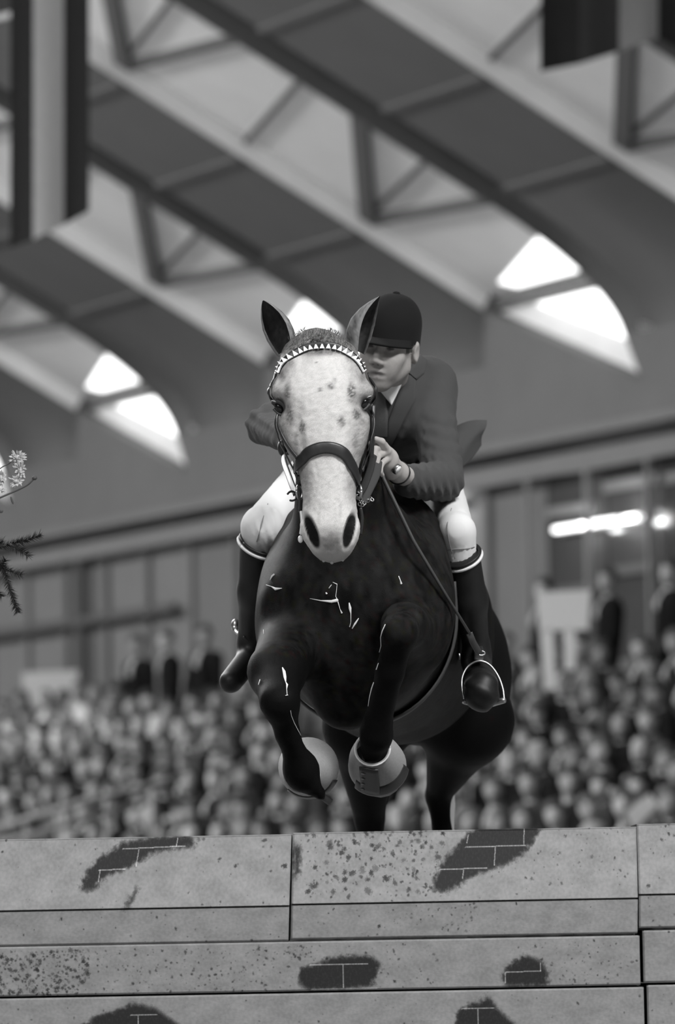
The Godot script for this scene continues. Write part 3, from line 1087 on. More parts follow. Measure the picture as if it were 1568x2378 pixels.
func face_colour(px: float, y: float) -> Color:
	var n := noise.get_noise_2d(px * 0.05, y * 0.03)
	var hair := noise.get_noise_2d(px * 0.35, y * 0.12)
	var hair2 := noise.get_noise_2d(px * 0.9, y * 0.25)
	var v := 0.56 + 0.07 * n + 0.06 * hair + 0.05 * hair2
	# greyer, streaked sides of the white blaze
	var r := head_row(y)
	var off: float = absf(px - r[1]) / maxf(r[2], 4.0)
	var side_grey := smoothstep(0.46, 0.84, off + 0.2 * n + 0.12 * hair) * smoothstep(1215, 1130, y)
	v = lerpf(v, 0.27 + 0.12 * hair + 0.08 * hair2, 0.8 * side_grey)
	# dark freckles, the dark hair round the eyes, darker strips below the two bands
	var spots := 0.0
	for s in [[768, 904, 10, 10, 0.75], [794, 986, 11, 17, 0.75], [703, 1000, 9, 17, 0.75], [743, 913, 4, 5, 0.8], [668, 915, 9, 22, 0.65], [673, 972, 10, 30, 0.7], [816, 917, 12, 26, 0.8], [829, 968, 12, 16, 0.75], [841, 985, 9, 10, 0.5], [734, 848, 3, 3, 0.6], [778, 890, 6, 9, 0.4], [700, 955, 12, 30, 0.25], [730, 825, 30, 8, 0.3], [690, 1030, 7, 26, 0.4], [824, 1030, 8, 24, 0.45], [700, 1080, 6, 30, 0.45], [820, 1085, 6, 26, 0.45], [760, 1068, 52, 8, 0.3], [812, 835, 12, 14, 0.4], [676, 845, 10, 14, 0.4], [742, 1200, 5, 40, 0.2], [790, 1195, 5, 30, 0.2], [655, 880, 10, 16, 0.5], [842, 882, 9, 14, 0.5]]:
		spots = maxf(spots, s[4] * smoothstep(0.12, 0.9, bump(px, y, s[0], s[1], s[2], s[3]) * (0.8 + 0.7 * hair + 0.5 * hair2)))
	v *= 1.0 - spots
	v = lerpf(v, 0.05, smoothstep(0.25, 0.7, maxf(bump(px, y, 650, 948, 15, 22), bump(px, y, 850, 945, 15, 22))))
	v = lerpf(v, 0.16 + 0.05 * hair, clampf(1.25 * bump(px, y, 768, 1265, 30, 26) * (0.8 + 0.5 * n + 0.3 * hair), 0, 0.85))
	v = lerpf(v, 0.3, 0.6 * smoothstep(1275, 1300, y))
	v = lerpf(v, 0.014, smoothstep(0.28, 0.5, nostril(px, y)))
	# brown poll and cheeks
	v = lerpf(v, 0.15 + 0.16 * hair + 0.1 * hair2 + 0.08 * n - 0.11 * bump(px, y, 735, 792, 17, 14), smoothstep(826, 806, y + 8 * absf(px - 745) / 100.0 - 14.0))
	v = maxf(v, 0.012)
	return Color(v, v * 0.985, v * 0.97)

func head_surface() -> Array:
	var rings := 170
	var segs := 150
	var vs := PackedVector3Array()
	var cs := PackedColorArray()
	for i in rings + 1:
		var y := lerpf(757.0, 1308.0, float(i) / rings)
		for k in segs:
			var th := TAU * k / segs
			var h := head_point(y, th)
			vs.append(h[0])
			cs.append(face_colour(h[2], y))
	var ix := PackedInt32Array()
	for i in rings:
		for k in segs:
			var k2 := (k + 1) % segs
			var a := i * segs + k
			var b := i * segs + k2
			var c := (i + 1) * segs + k2
			var d := (i + 1) * segs + k
			ix.append_array(PackedInt32Array([a, b, c, a, c, d]))
	return with_normals(vs, ix, cs)

func with_normals(vs: PackedVector3Array, ix: PackedInt32Array, cs: PackedColorArray) -> Array:
	var ns := PackedVector3Array()
	ns.resize(vs.size())
	for t in range(0, ix.size(), 3):
		var n := (vs[ix[t + 2]] - vs[ix[t]]).cross(vs[ix[t + 1]] - vs[ix[t]])
		for j in 3: ns[ix[t + j]] += n
	for i in ns.size(): ns[i] = ns[i].normalized()
	var ar := []
	ar.resize(Mesh.ARRAY_MAX)
	ar[Mesh.ARRAY_VERTEX] = vs
	ar[Mesh.ARRAY_NORMAL] = ns
	ar[Mesh.ARRAY_COLOR] = cs
	ar[Mesh.ARRAY_INDEX] = ix
	return ar

func ear_mesh(base: Vector3, tip: Vector3, open: Vector3, w: float) -> ArrayMesh:
	# a leaf-shaped shell rolled round its axis, open towards OPEN
	var ax := (tip - base)
	var f := (open - ax.normalized() * open.dot(ax.normalized())).normalized()
	var s := ax.normalized().cross(f)
	var nv := 26
	var nu := 22
	var vs := PackedVector3Array()
	var cs := PackedColorArray()
	var prof := [[0.0, 0.72], [0.12, 0.86], [0.3, 1.0], [0.5, 0.97], [0.7, 0.74], [0.85, 0.45], [0.94, 0.24], [1.0, 0.05]]
	for layer in 2:
		for i in nv + 1:
			var v := float(i) / nv
			var j := 0
			while prof[j + 1][0] < v: j += 1
			var r: float = w * lerpf(prof[j][1], prof[j + 1][1], (v - prof[j][0]) / (prof[j + 1][0] - prof[j][0]))
			var m := lerpf(2.5, 1.75, v)
			for k in nu + 1:
				var u := float(k) / nu * 2 - 1
				var ph := u * m
				var rr := r * (0.86 if layer == 1 else 1.0) if absf(u) < 0.98 else r * 0.95
				var bow := f * (-0.25 * w * sin(v * PI) + 0.35 * w * v * v)
				vs.append(base + ax * v + bow + (-f * cos(ph) * 0.8 + s * sin(ph)) * rr)
				var n := noise.get_noise_3d(u * 14, v * 9, layer * 3 + base.x)
				var g := 0.11 + 0.13 * n
				if layer == 1: g = 0.03 + 0.02 * n
				if absf(u) > 0.8: g = lerpf(g, 0.17 + 0.12 * n, smoothstep(0.8, 0.95, absf(u)))
				cs.append(Color(g, g, g))
	var ix := PackedInt32Array()
	var half := (nv + 1) * (nu + 1)
	for i in nv:
		for k in nu:
			var a := i * (nu + 1) + k
			var q := [a, a + 1, a + nu + 2, a + nu + 1]
			ix.append_array(PackedInt32Array([q[0], q[2], q[1], q[0], q[3], q[2]]))
			for m in 4: q[m] += half
			ix.append_array(PackedInt32Array([q[0], q[1], q[2], q[0], q[2], q[3]]))
		for k in [0, nu]:
			var a: int = i * (nu + 1) + k
			var q := [a, a + nu + 1, a + nu + 1 + half, a + half]
			ix.append_array(PackedInt32Array([q[0], q[1], q[2], q[0], q[2], q[3]] if k == nu else [q[0], q[2], q[1], q[0], q[3], q[2]]))
	var me := ArrayMesh.new()
	me.add_surface_from_arrays(Mesh.PRIMITIVE_TRIANGLES, with_normals(vs, ix, cs))
	return me

func coat_colour(p: Vector3, _n: Vector3, _t: int) -> Color:
	var n := noise.get_noise_3d(p.x * 9, p.y * 5, p.z * 9)
	var n2 := noise.get_noise_3d(p.x * 60, p.y * 22, p.z * 60)
	var n3 := noise.get_noise_3d(p.x * 28, p.y * 12, p.z * 28)
	var v := 0.0115 * (1.0 + 0.4 * n + 0.6 * n2 + 0.9 * n3)
	v = maxf(v, 0.005)
	# black points: the legs; the shade on the hindquarters is painted in too
	var leg := smoothstep(1.86, 1.72, p.y)
	if p.z > -15.28: leg = maxf(leg, smoothstep(2.06, 1.98, p.y) * smoothstep(-15.28, -15.2, p.z))
	leg = maxf(leg, smoothstep(-16.2, -16.7, p.z))  # the hindquarters' own shadow, painted into the coat by depth
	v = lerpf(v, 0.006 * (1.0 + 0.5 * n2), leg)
	return Color(v, v * 0.97, v * 0.94)

func horse_field() -> Field:
	var f := Field.new()
	var up := Vector3.UP
	# trunk
	f.cone(P(828, 1428, 15.62), P(915, 1468, 16.45), 0.25, 0.27, 0.06, 0, up, 1.17)
	f.cone(P(915, 1468, 16.45), P(985, 1525, 17.0), 0.265, 0.22, 0.1, 0, up, 1.05)
	f.egg(P(827, 1410, 15.44), Vector3(0.225, 0.28, 0.2), 0.1)
	f.cone(P(858, 1165, 15.75), P(925, 1215, 16.3), 0.09, 0.12, 0.12)
	# neck
	f.cone(P(824, 1330, 15.55), P(790, 1140, 15.36), 0.165, 0.108, 0.1, 0, Vector3(0, 0.3, 1), 1.25)
	f.cone(P(790, 1140, 15.36), P(755, 880, 15.19), 0.106, 0.07, 0.06, 0, Vector3(0, 0.3, 1), 1.3)
	# shoulders and breast
	f.cone(P(738, 1250, 15.78), P(692, 1420, 15.42), 0.105, 0.105, 0.09)
	f.cone(P(935, 1250, 15.78), P(962, 1415, 15.42), 0.105, 0.1, 0.09)
	f.egg(P(752, 1478, 15.36), Vector3(0.085, 0.12, 0.1), 0.045)
	f.egg(P(868, 1462, 15.36), Vector3(0.085, 0.12, 0.1), 0.045)
	f.cone(P(800, 1380, 15.3), P(806, 1620, 15.42), 0.05, 0.09, 0.05)
	# near foreleg, tucked (left in the picture)
	f.cone(P(690, 1480, 15.45), P(643, 1560, 15.1), 0.1, 0.073, 0.05)
	f.cone(P(643, 1560, 15.1), P(650, 1630, 14.96), 0.073, 0.05, 0.03)
	f.cone(P(650, 1628, 14.96), P(668, 1705, 15.02), 0.048, 0.031, 0.025)
	f.cone(P(668, 1705, 15.02), P(697, 1782, 15.09), 0.03, 0.036, 0.02)
	f.egg(P(700, 1790, 15.1), Vector3(0.048, 0.052, 0.05), 0.03)
	f.cone(P(703, 1800, 15.12), P(718, 1790, 15.26), 0.036, 0.045, 0.02)
	f.cone(P(712, 1815, 15.1), P(746, 1846, 15.13), 0.03, 0.017, 0.02)
	# the other foreleg
	f.cone(P(955, 1480, 15.47), P(940, 1452, 15.12), 0.095, 0.06, 0.05)
	f.cone(P(940, 1452, 15.12), P(928, 1470, 15.0), 0.055, 0.046, 0.03)
	f.cone(P(930, 1462, 15.0), P(906, 1560, 15.06), 0.045, 0.036, 0.025)
	f.cone(P(906, 1560, 15.06), P(880, 1665, 15.13), 0.037, 0.037, 0.02)
	f.egg(P(874, 1702, 15.16), Vector3(0.045, 0.055, 0.048), 0.03)
	f.cone(P(872, 1715, 15.17), P(860, 1752, 15.19), 0.04, 0.022, 0.02)
	f.cone(P(870, 1735, 15.2), P(878, 1785, 15.34), 0.036, 0.045, 0.02)
	f.egg(P(978, 1478, 15.42), Vector3(0.055, 0.08, 0.06), 0.04)
	# hindquarters and hind legs
	f.egg(P(990, 1535, 17.0), Vector3(0.215, 0.23, 0.3), 0.12)
	f.cone(P(1070, 1590, 16.98), P(1086, 1675, 16.76), 0.13, 0.132, 0.08)
	f.cone(P(1086, 1675, 16.76), P(1018, 1846, 17.0), 0.125, 0.037, 0.04)
	f.cone(P(1018, 1846, 17.0), P(1027, 1930, 17.0), 0.037, 0.027, 0.02)
	f.cone(P(1027, 1930, 17.0), P(1036, 2065, 17.05), 0.027, 0.03, 0.02)
	f.egg(P(1040, 2078, 17.05), Vector3(0.045, 0.05, 0.045), 0.03)
	f.cone(P(1040, 2090, 17.06), P(1040, 2140, 17.0), 0.034, 0.05, 0.02)
	f.cone(P(880, 1590, 16.98), P(848, 1685, 16.76), 0.13, 0.12, 0.08)
	f.cone(P(848, 1685, 16.76), P(858, 1895, 17.0), 0.115, 0.046, 0.04)
	f.cone(P(858, 1895, 17.0), P(866, 2045, 17.05), 0.043, 0.034, 0.02)
	f.egg(P(866, 2058, 17.05), Vector3(0.045, 0.05, 0.045), 0.03)
	f.cone(P(866, 2070, 17.06), P(866, 2120, 17.0), 0.034, 0.05, 0.02)
	return f

func horse() -> void:
	var coat := mat("coat", 1.0, 0.55, 0.15)
	coat.vertex_color_use_as_albedo = true
	coat.albedo_color = Color.WHITE
	var hair := noise_tex(0.25, 0.0, 1.0, 256, 3, 31)
	coat.uv1_triplanar = true
	coat.uv1_scale = Vector3(14, 5, 14)
	coat.heightmap_enabled = true
	coat.heightmap_texture = hair
	coat.heightmap_scale = 0.1
	coat.albedo_texture = noise_tex(0.12, 0.72, 1.0, 256, 4, 33)
	var o := thing("horse", "dark horse with a bald white face jumping the wall", "horse", P(860, 2150, 16.2))
	HF = horse_field()
	var b := HF.build(0.0125)
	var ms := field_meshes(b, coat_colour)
	var body: ArrayMesh = ms[0]
	body.add_surface_from_arrays(Mesh.PRIMITIVE_TRIANGLES, head_surface())
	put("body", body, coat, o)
	var skin := mat("ear_coat", 1.0, 0.75, 0.3)
	skin.vertex_color_use_as_albedo = true
	skin.albedo_color = Color.WHITE
	skin.cull_mode = BaseMaterial3D.CULL_DISABLED
	put("ear", ear_mesh(P(667, 818, 15.06), P(613, 694, 15.0), Vector3(-0.3, 0, 1), pxm(35)), skin, o)
	put("ear", ear_mesh(P(826, 818, 15.06), P(872, 684, 15.02), Vector3(0.85, 0, 0.55), pxm(37)), skin, o)
	# eyes with lids; the pale lashes paint in a corner highlight
	var em := mat("eye", 0.006, 0.16, 0.4)
	var lid := mat("eyelid", 0.025, 0.6)
	var lash_glint := mat("lash_highlight", 0.35, 0.7)
	for s in [-1, 1]:
		var c := P(651 if s < 0 else 843, 952 if s < 0 else 942, 15.0) + Vector3.BACK * pxm(30)
		var slant := Vector3(s * 0.35, 1, 0.1).normalized()
		var e := put("eye", ball(c, Vector3(pxm(11), 0, s * -pxm(5)), slant * pxm(17), Vector3(s * pxm(5), 0, pxm(14)), 10, 14), em, o)
		put("eyelid", tube(curve([c - slant * pxm(14) + Vector3(-s * pxm(8), 0, pxm(10)), c + Vector3(-s * pxm(11), pxm(4), pxm(13)), c + slant * pxm(17) + Vector3(-s * pxm(2), 0, pxm(11)), c + slant * pxm(15) + Vector3(s * pxm(12), 0, pxm(1))]), [pxm(5.5)], 8), lid, e)
		put("eyelid", tube(curve([c - slant * pxm(15) + Vector3(-s * pxm(6), 0, pxm(9)), c - slant * pxm(14) + Vector3(s * pxm(6), 0, pxm(8)), c + Vector3(s * pxm(15), 0, pxm(1))]), [pxm(3.5)], 8), lid, e)
		put("lash_highlight", tube([c + slant * pxm(16) + Vector3(s * pxm(2), 0, pxm(12)), c + slant * pxm(20) + Vector3(s * pxm(13), 0, pxm(9))], [pxm(2.4), pxm(1.2)], 6), lash_glint, e)
	# forelock tuft
	var tuft := mat("forelock_hair", 0.17, 0.7)
	var st := begin()
	st.set_smooth_group(0)
	var g := RandomNumberGenerator.new()
	g.seed = 3
	for k in 420:
		var x := g.randf_range(672, 808)
		var h := on_head(x, g.randf_range(762, 806), 0.0005)
		var up := Vector3(g.randf_range(-0.4, 0.4), g.randf_range(0.3, 1.0), g.randf_range(0.2, 0.8)).normalized()
		tube_in(st, [h[0], h[0] + up * 0.008 + h[1] * 0.003, h[0] + up * 0.014], [0.0004, 0.0004, 0.0001], 4)
	tag(put("forelock", done(st), tuft, o), "", "", "", "stuff")
	# whiskery drops on the lip
	var sl := mat("lip", 0.35, 0.35)
	for q in [[752, 1303, 4], [771, 1307, 4.5], [796, 1301, 4]]:
		put("lip_fold", ball(P(q[0], q[1], 15.0) + Vector3.BACK * pxm(28), Vector3.RIGHT * pxm(q[2]), Vector3.UP * pxm(q[2] * 1.2), Vector3.BACK * pxm(q[2]), 6, 8), sl, o)
	# tail
	var tm := mat("tail_hair", 0.3, 0.6)
	st = begin()
	st.set_smooth_group(0)
	for k in 26:
		var dx := g.randf_range(-9, 6)
		var dz := g.randf_range(-0.04, 0.04)
		tube_in(st, curve([P(1005 + dx, 1480, 17.34), P(1030 + dx, 1640, 17.48), P(1047 + dx, 1830, 17.45 + dz), P(1046 + dx, 1960, 17.42 + dz), P(1044 + dx * 1.6, 2100, 17.4 + dz)], 4), [0.006, 0.006, 0.006, 0.006, 0.006, 0.006, 0.006, 0.005, 0.005, 0.005, 0.005, 0.005, 0.004, 0.004, 0.003, 0.002, 0.001], 5)
	put("tail", done(st), tm, o)
	# hooves
	var hm := mat("hoof", 0.03, 0.5)
	for q in [[718, 1790, 15.26, 730, 1784, 15.36], [878, 1785, 15.34, 884, 1800, 15.44], [1040, 2135, 17.02, 1040, 2190, 16.95], [866, 2115, 17.02, 866, 2170, 16.95]]:
		put("hoof", tube([P(q[0], q[1], q[2]), P(q[3], q[4], q[5])], [0.048, 0.062], 16, false), hm, o)
	foam(o)
	bell_boots()

func on_horse(x: float, y: float) -> Vector3:
	var r := ray(x, y).normalized()
	var t := HF.trace(EYE, r, 14.4, 18.5)
	return EYE + r * t if t > 0.0 else P(x, y, 15.5)

func foam(o: Node3D) -> void:
	# flecks of white froth on breast and legs: runs of pixels with widths
	var fm := mat("foam", 0.6, 0.45)
	for q in [[627, 1347, 2, 632, 1338, 4, 637, 1334, 4], [618, 1358, 1, 630, 1362, 2, 640, 1368, 6, 655, 1366, 1.5], [720, 1390, 1, 745, 1395, 3, 770, 1397, 6, 784, 1394, 7], [783, 1358, 1, 780, 1385, 1.5, 784, 1394, 3, 790, 1415, 1.5, 794, 1424, 4], [757, 1376, 3, 759, 1379, 4], [764, 1366, 2.5, 770, 1358, 2], [773, 1352, 1.5, 783, 1357, 3],
			[811, 1400, 3, 813, 1412, 6, 815, 1425, 3, 815, 1445, 1.5, 812, 1456, 3], [818, 1460, 3, 825, 1448, 4, 833, 1436, 2.5], [656, 1550, 3, 660, 1560, 6, 662, 1572, 6, 664, 1584, 2.5, 667, 1590, 4, 666, 1600, 2, 667, 1614, 2], [663, 1615, 2, 669, 1614, 2], [675, 1650, 1, 677, 1662, 1.5, 684, 1680, 2, 692, 1695, 2, 699, 1708, 2],
			[895, 1450, 2.5, 888, 1465, 3, 884, 1480, 2, 885, 1500, 1.8, 881, 1515, 1.8], [879, 1540, 2, 874, 1555, 3], [868, 1585, 3, 863, 1600, 3.5, 858, 1620, 2, 855, 1640, 1.5], [926, 1338, 3, 930, 1348, 3, 932, 1356, 5], [612, 1462, 2, 613, 1472, 2.5], [604, 1578, 2, 600, 1590, 2]]:
		var pts := []
		var rr := []
		for i in range(0, q.size(), 3):
			var p := on_horse(q[i], q[i + 1])
			pts.append(p + Vector3.BACK * 0.001)
			rr.append(pxm(q[i + 2] * (0.62 if q[i + 2] > 3.5 else 0.42)))
		if pts.size() < 2: continue
		var st := begin()
		st.set_smooth_group(0)
		tube_in(st, pts, rr, 7, true, 0.5, Vector3(0.05, 0.02, 1))
		put("foam_fleck", done(st), fm, o)

func bell_boots() -> void:
	var rub := textured(mat("bell_rubber", 0.27, 0.7, 0.4), noise_tex(0.1, 0.75, 1.0, 128, 4, 41), 9.0)
	var dark := mat("bell_dark", 0.012, 0.5)
	for s in 2:
		var a := P(703, 1796, 15.13) if s == 0 else P(866, 1742, 15.2)
		var b := P(723, 1776, 15.31) if s == 0 else P(878, 1783, 15.34)
		var o := thing("bell_boot", "pale rubber bell boot with a plain rim round the lower left hoof" if s == 0 else "pale rubber bell boot with a dark strap down its front", "bell boot", b, "rubber boots on the front hooves")
		var ax := (b - a).normalized()
		var x := ax.cross(Vector3.UP).normalized()
		var y := x.cross(ax)
		var st := begin()
		st.set_smooth_group(0)
		var prof := [[-0.03, 0.048], [0.0, 0.05], [0.03, 0.058], [0.07, 0.068], [0.115, 0.0795], [0.125, 0.082], [0.13, 0.0815], [0.128, 0.077], [0.07, 0.062], [0.0, 0.044], [-0.03, 0.042], [-0.03, 0.048]]
		if s == 1: prof = [[-0.012, 0.046], [0.0, 0.05], [0.03, 0.061], [0.07, 0.071], [0.115, 0.0775], [0.13, 0.079], [0.133, 0.077], [0.128, 0.073], [0.07, 0.064], [0.0, 0.044], [-0.012, 0.042], [-0.012, 0.046]]
		var n := 36
		for i in prof.size() - 1:
			for k in n:
				var q := []
				for w in [[i, k], [i, k + 1], [i + 1, k + 1], [i + 1, k]]:
					var f: float = TAU * (int(w[1]) % n) / n
					q.append(a + ax * prof[w[0]][0] + (x * cos(f) + y * sin(f)) * prof[w[0]][1])
				quad(st, q[0], q[1], q[2], q[3])
		put("bell", done(st), rub, o)
		put("collar_roll", ring_mesh(a - ax * 0.01, ax, 0.0475, 0.0026, 0, TAU, 24), mat("bell_collar", 0.5, 0.6) if s == 1 else rub, o)
		# dark band along the lower side of the rim
		var pts := []
		var outs := []
		for k in 15:
			var f := deg_to_rad(lerpf(225.0, 335.0, k / 14.0)) if s == 0 else deg_to_rad(lerpf(225.0, 352.0, k / 14.0))
			var d := x * cos(f) + y * sin(f)
			pts.append(a + ax * 0.112 + d * 0.0775)
			outs.append((d - ax * 0.3).normalized())
		put("dark_rim_arc", strap(pts, outs, 0.036 if s == 0 else 0.044, 0.005), dark, o)
		if s == 1:
			pts = []
			outs = []
			for k in 8:
				var e := k / 7.0
				var d := -y * 0.98 - x * 0.2
				pts.append(a + ax * lerpf(0.0, 0.12, e) + d * lerpf(0.051, 0.08, e))
				outs.append((d - ax * 0.35).normalized())
			put("strap", strap(pts, outs, 0.052, 0.006), dark, o)
			for k in 4:
				var e := 0.2 + 0.22 * k
				var d := -y * 0.98 - x * 0.46
				var c := a + ax * lerpf(0.0, 0.12, e) + d.normalized() * lerpf(0.051, 0.08, e) + (d - ax * 0.35).normalized() * 0.007
				put("strap_hole", ball(c, x * 0.007, (y + ax * 0.3).normalized() * 0.004, (d - ax * 0.35).normalized() * 0.002, 6, 8), mat("strap_hole", 0.1, 0.6), o)
		else:
			put("buckle_tab", strap([P(738, 1838, 15.2), P(750, 1850, 15.22), P(766, 1862, 15.25)], [Vector3.BACK, Vector3.BACK, Vector3.BACK], 0.02, 0.006), dark, o)

# ------------------------------------------------------------------ the rider
var RF: Array
const SKIN := 0
const JACKET := 1
const BREECHES := 2
const BOOT_A := 3
const BOOT_B := 4

func rider_fields() -> Array:    # coat, breeches, the two boots
	var X := Vector3.RIGHT
	var f := Field.new()
	# trunk, leaning far forward out of the saddle
	f.egg(P(880, 1055, 16.5), Vector3(0.165, 0.13, 0.16), 0.05, JACKET)
	f.cone(P(882, 1040, 16.45), P(905, 960, 16.1), 0.125, 0.13, 0.06, JACKET, X, 1.2)
	f.egg(P(908, 945, 16.04), Vector3(0.165, 0.12, 0.115), 0.06, JACKET)
	f.cone(P(785, 905, 16.02), P(995, 893, 16.05), 0.06, 0.063, 0.06, JACKET)
	f.cone(P(930, 868, 16.08), P(992, 890, 16.07), 0.055, 0.06, 0.05, JACKET)
	f.cone(P(905, 868, 16.06), P(893, 915, 16.0), 0.06, 0.07, 0.03, JACKET)
	# arms
	f.cone(P(998, 896, 16.05), P(1030, 1108, 15.85), 0.064, 0.057, 0.04, JACKET)
	f.cone(P(1030, 1118, 15.84), P(950, 1117, 15.56), 0.058, 0.046, 0.012, JACKET)
	f.cone(P(785, 905, 16.02), P(616, 985, 15.85), 0.062, 0.05, 0.04, JACKET)
	f.cone(P(614, 992, 15.85), P(690, 1030, 15.5), 0.05, 0.036, 0.02, JACKET)
	f.egg(P(922, 1108, 15.5), Vector3(0.033, 0.036, 0.033), 0.006, JACKET, Basis(), true)
	var g := Field.new()
	g.cone(P(785, 1050, 16.5), P(609, 1224, 15.72), 0.085, 0.056, 0.04, BREECHES)
	g.cone(P(609, 1224, 15.72), P(600, 1300, 15.79), 0.055, 0.042, 0.02, BREECHES)
	g.cone(P(985, 1055, 16.5), P(1062, 1234, 15.75), 0.085, 0.048, 0.04, BREECHES)
	g.cone(P(1062, 1234, 15.75), P(1077, 1335, 15.8), 0.048, 0.046, 0.02, BREECHES)
	var b := Field.new()
	b.cone(P(601, 1255, 15.75), P(597, 1375, 15.82), 0.053, 0.053, 0.012, BOOT_A)
	b.cone(P(597, 1375, 15.82), P(584, 1490, 15.92), 0.053, 0.037, 0.02, BOOT_A)
	b.cone(P(584, 1490, 15.92), P(590, 1522, 15.95), 0.037, 0.038, 0.02, BOOT_A)
	b.cone(P(588, 1518, 15.94), P(536, 1583, 15.76), 0.036, 0.033, 0.03, BOOT_A)
	var c := Field.new()
	c.cone(P(1070, 1285, 15.75), P(1088, 1395, 15.82), 0.053, 0.053, 0.012, BOOT_B)
	c.cone(P(1088, 1395, 15.82), P(1107, 1500, 15.9), 0.052, 0.035, 0.02, BOOT_B)
	c.cone(P(1107, 1500, 15.9), P(1106, 1530, 15.94), 0.035, 0.037, 0.02, BOOT_B)
	c.cone(P(1107, 1540, 15.92), P(1119, 1606, 15.66), 0.04, 0.05, 0.03, BOOT_B, Vector3.UP, 1.12)
	# the boots are open at the top, cut on a slant
	for s in 2:
		var ax := BOOT_AX[s]
		var top := boot_top(s)
		var t := Basis(ax.cross(Vector3.RIGHT).normalized(), ax, ax.cross(ax.cross(Vector3.RIGHT)).normalized())
		(b if s == 0 else c).egg(top + ax * 0.3, Vector3(0.4, 0.3, 0.4), 0.004, BOOT_A + s, t, true)
	return [f, g, b, c]

const BOOT_AX: Array[Vector3] = [Vector3(0.413, 0.775, 0.476), Vector3(-0.28, 0.78, 0.56)]

func boot_top(s: int) -> Vector3:
	return P(599, 1264, 15.74) if s == 0 else P(1073, 1292, 15.755)

var HR: Basis                    # the rider's head: right, up, forward
var HC: Vector3

func hl(x: float, y: float, z: float) -> Vector3:
	return HC + HR * Vector3(x, y, z)

func head_field() -> Field:
	var f := Field.new()
	var fw := Vector3(-0.36, -0.12, 0.93).normalized()
	var up := Vector3(0.16, 0.98, 0.1)
	up = (up - fw * up.dot(fw)).normalized()
	HR = Basis(up.cross(fw), up, fw)
	HC = P(907, 805, 15.87)
	f.egg(hl(0, 0.035, -0.015), Vector3(0.066, 0.088, 0.086), 0.03, 0, HR)
	f.egg(hl(0, -0.028, 0.03), Vector3(0.06, 0.08, 0.06), 0.03, 0, HR)
	f.cone(hl(-0.05, -0.055, 0.005), hl(-0.012, -0.098, 0.055), 0.016, 0.018, 0.03)
	f.cone(hl(0.05, -0.055, 0.005), hl(0.012, -0.098, 0.055), 0.016, 0.018, 0.03)
	f.egg(hl(0, -0.1, 0.058), Vector3(0.024, 0.02, 0.02), 0.02, 0, HR)
	for s in [-1, 1]:
		f.cone(hl(s * 0.012, 0.014, 0.08), hl(s * 0.046, 0.01, 0.058), 0.009, 0.009, 0.02)
		f.egg(hl(s * 0.042, -0.024, 0.062), Vector3(0.022, 0.018, 0.018), 0.025, 0, HR)
		f.egg(hl(s * 0.03, -0.05, 0.07), Vector3(0.02, 0.03, 0.016), 0.03, 0, HR)
	f.cone(hl(0, 0.005, 0.09), hl(0, -0.034, 0.108), 0.0075, 0.0115, 0.014)
	for s in [-1, 1]: f.egg(hl(s * 0.012, -0.041, 0.098), Vector3(0.009, 0.008, 0.011), 0.01, 0, HR)
	f.egg(hl(0, -0.068, 0.083), Vector3(0.026, 0.0075, 0.012), 0.01, 1, HR)
	f.egg(hl(0, -0.082, 0.079), Vector3(0.022, 0.0085, 0.012), 0.01, 1, HR)
	f.egg(hl(0, -0.0745, 0.094), Vector3(0.024, 0.0028, 0.008), 0.006, 1, HR, true)
	for s in [-1, 1]: f.egg(hl(s * 0.031, 0.002, 0.096), Vector3(0.017, 0.0115, 0.014), 0.016, 2, HR, true)
	for s in [-1, 1]: f.egg(hl(s * 0.031, 0.001, 0.074), Vector3(0.0125, 0.0125, 0.0125), 0.004, 2, HR)
	for s in [-1, 1]:
		f.egg(hl(s * 0.073, -0.008, -0.012), Vector3(0.011, 0.033, 0.02), 0.01, 0, HR * Basis(Vector3.UP, s * 0.5))
		f.egg(hl(s * 0.084, -0.006, -0.002), Vector3(0.007, 0.018, 0.011), 0.008, 0, HR, true)
	f.cone(hl(0, -0.06, -0.03), P(900, 900, 16.0), 0.05, 0.055, 0.03)
	return f

func face_tint(p: Vector3, _n: Vector3, _t: int) -> Color:
	var q := HR.transposed() * (p - HC)
	var v := 0.27 + 0.03 * noise.get_noise_3d(p.x * 90, p.y * 90, p.z * 90)
	var lips := bump(q.x, q.y, 0, -0.0745, 0.026, 0.011)
	if q.z > 0.06: v = lerpf(v, 0.15, smoothstep(0.3, 0.7, lips))
	if q.z > 0.05:
		for s in [-1, 1]:
			v = lerpf(v, 0.07, 0.85 * smoothstep(0.35, 0.7, bump(q.x, q.y, s * 0.034, 0.022, 0.024, 0.0055)))
			v = lerpf(v, 0.06, smoothstep(0.4, 0.7, bump(q.x, q.y, s * 0.031, 0.001, 0.014, 0.007)))
			v = lerpf(v, 0.06, smoothstep(0.4, 0.8, bump(q.x, q.y, s * 0.007, -0.0475, 0.004, 0.003)))
	# hair at the temples and nape
	if q.y > -0.01 and q.z < 0.035 and absf(q.x) > 0.045 and not (q.z < 0.012 and q.z > -0.035 and absf(q.x) > 0.066 and q.y < 0.03): v = 0.05
	if q.z < -0.045 and q.y > -0.06: v = 0.05
	return Color(v, v * 0.96, v * 0.93)

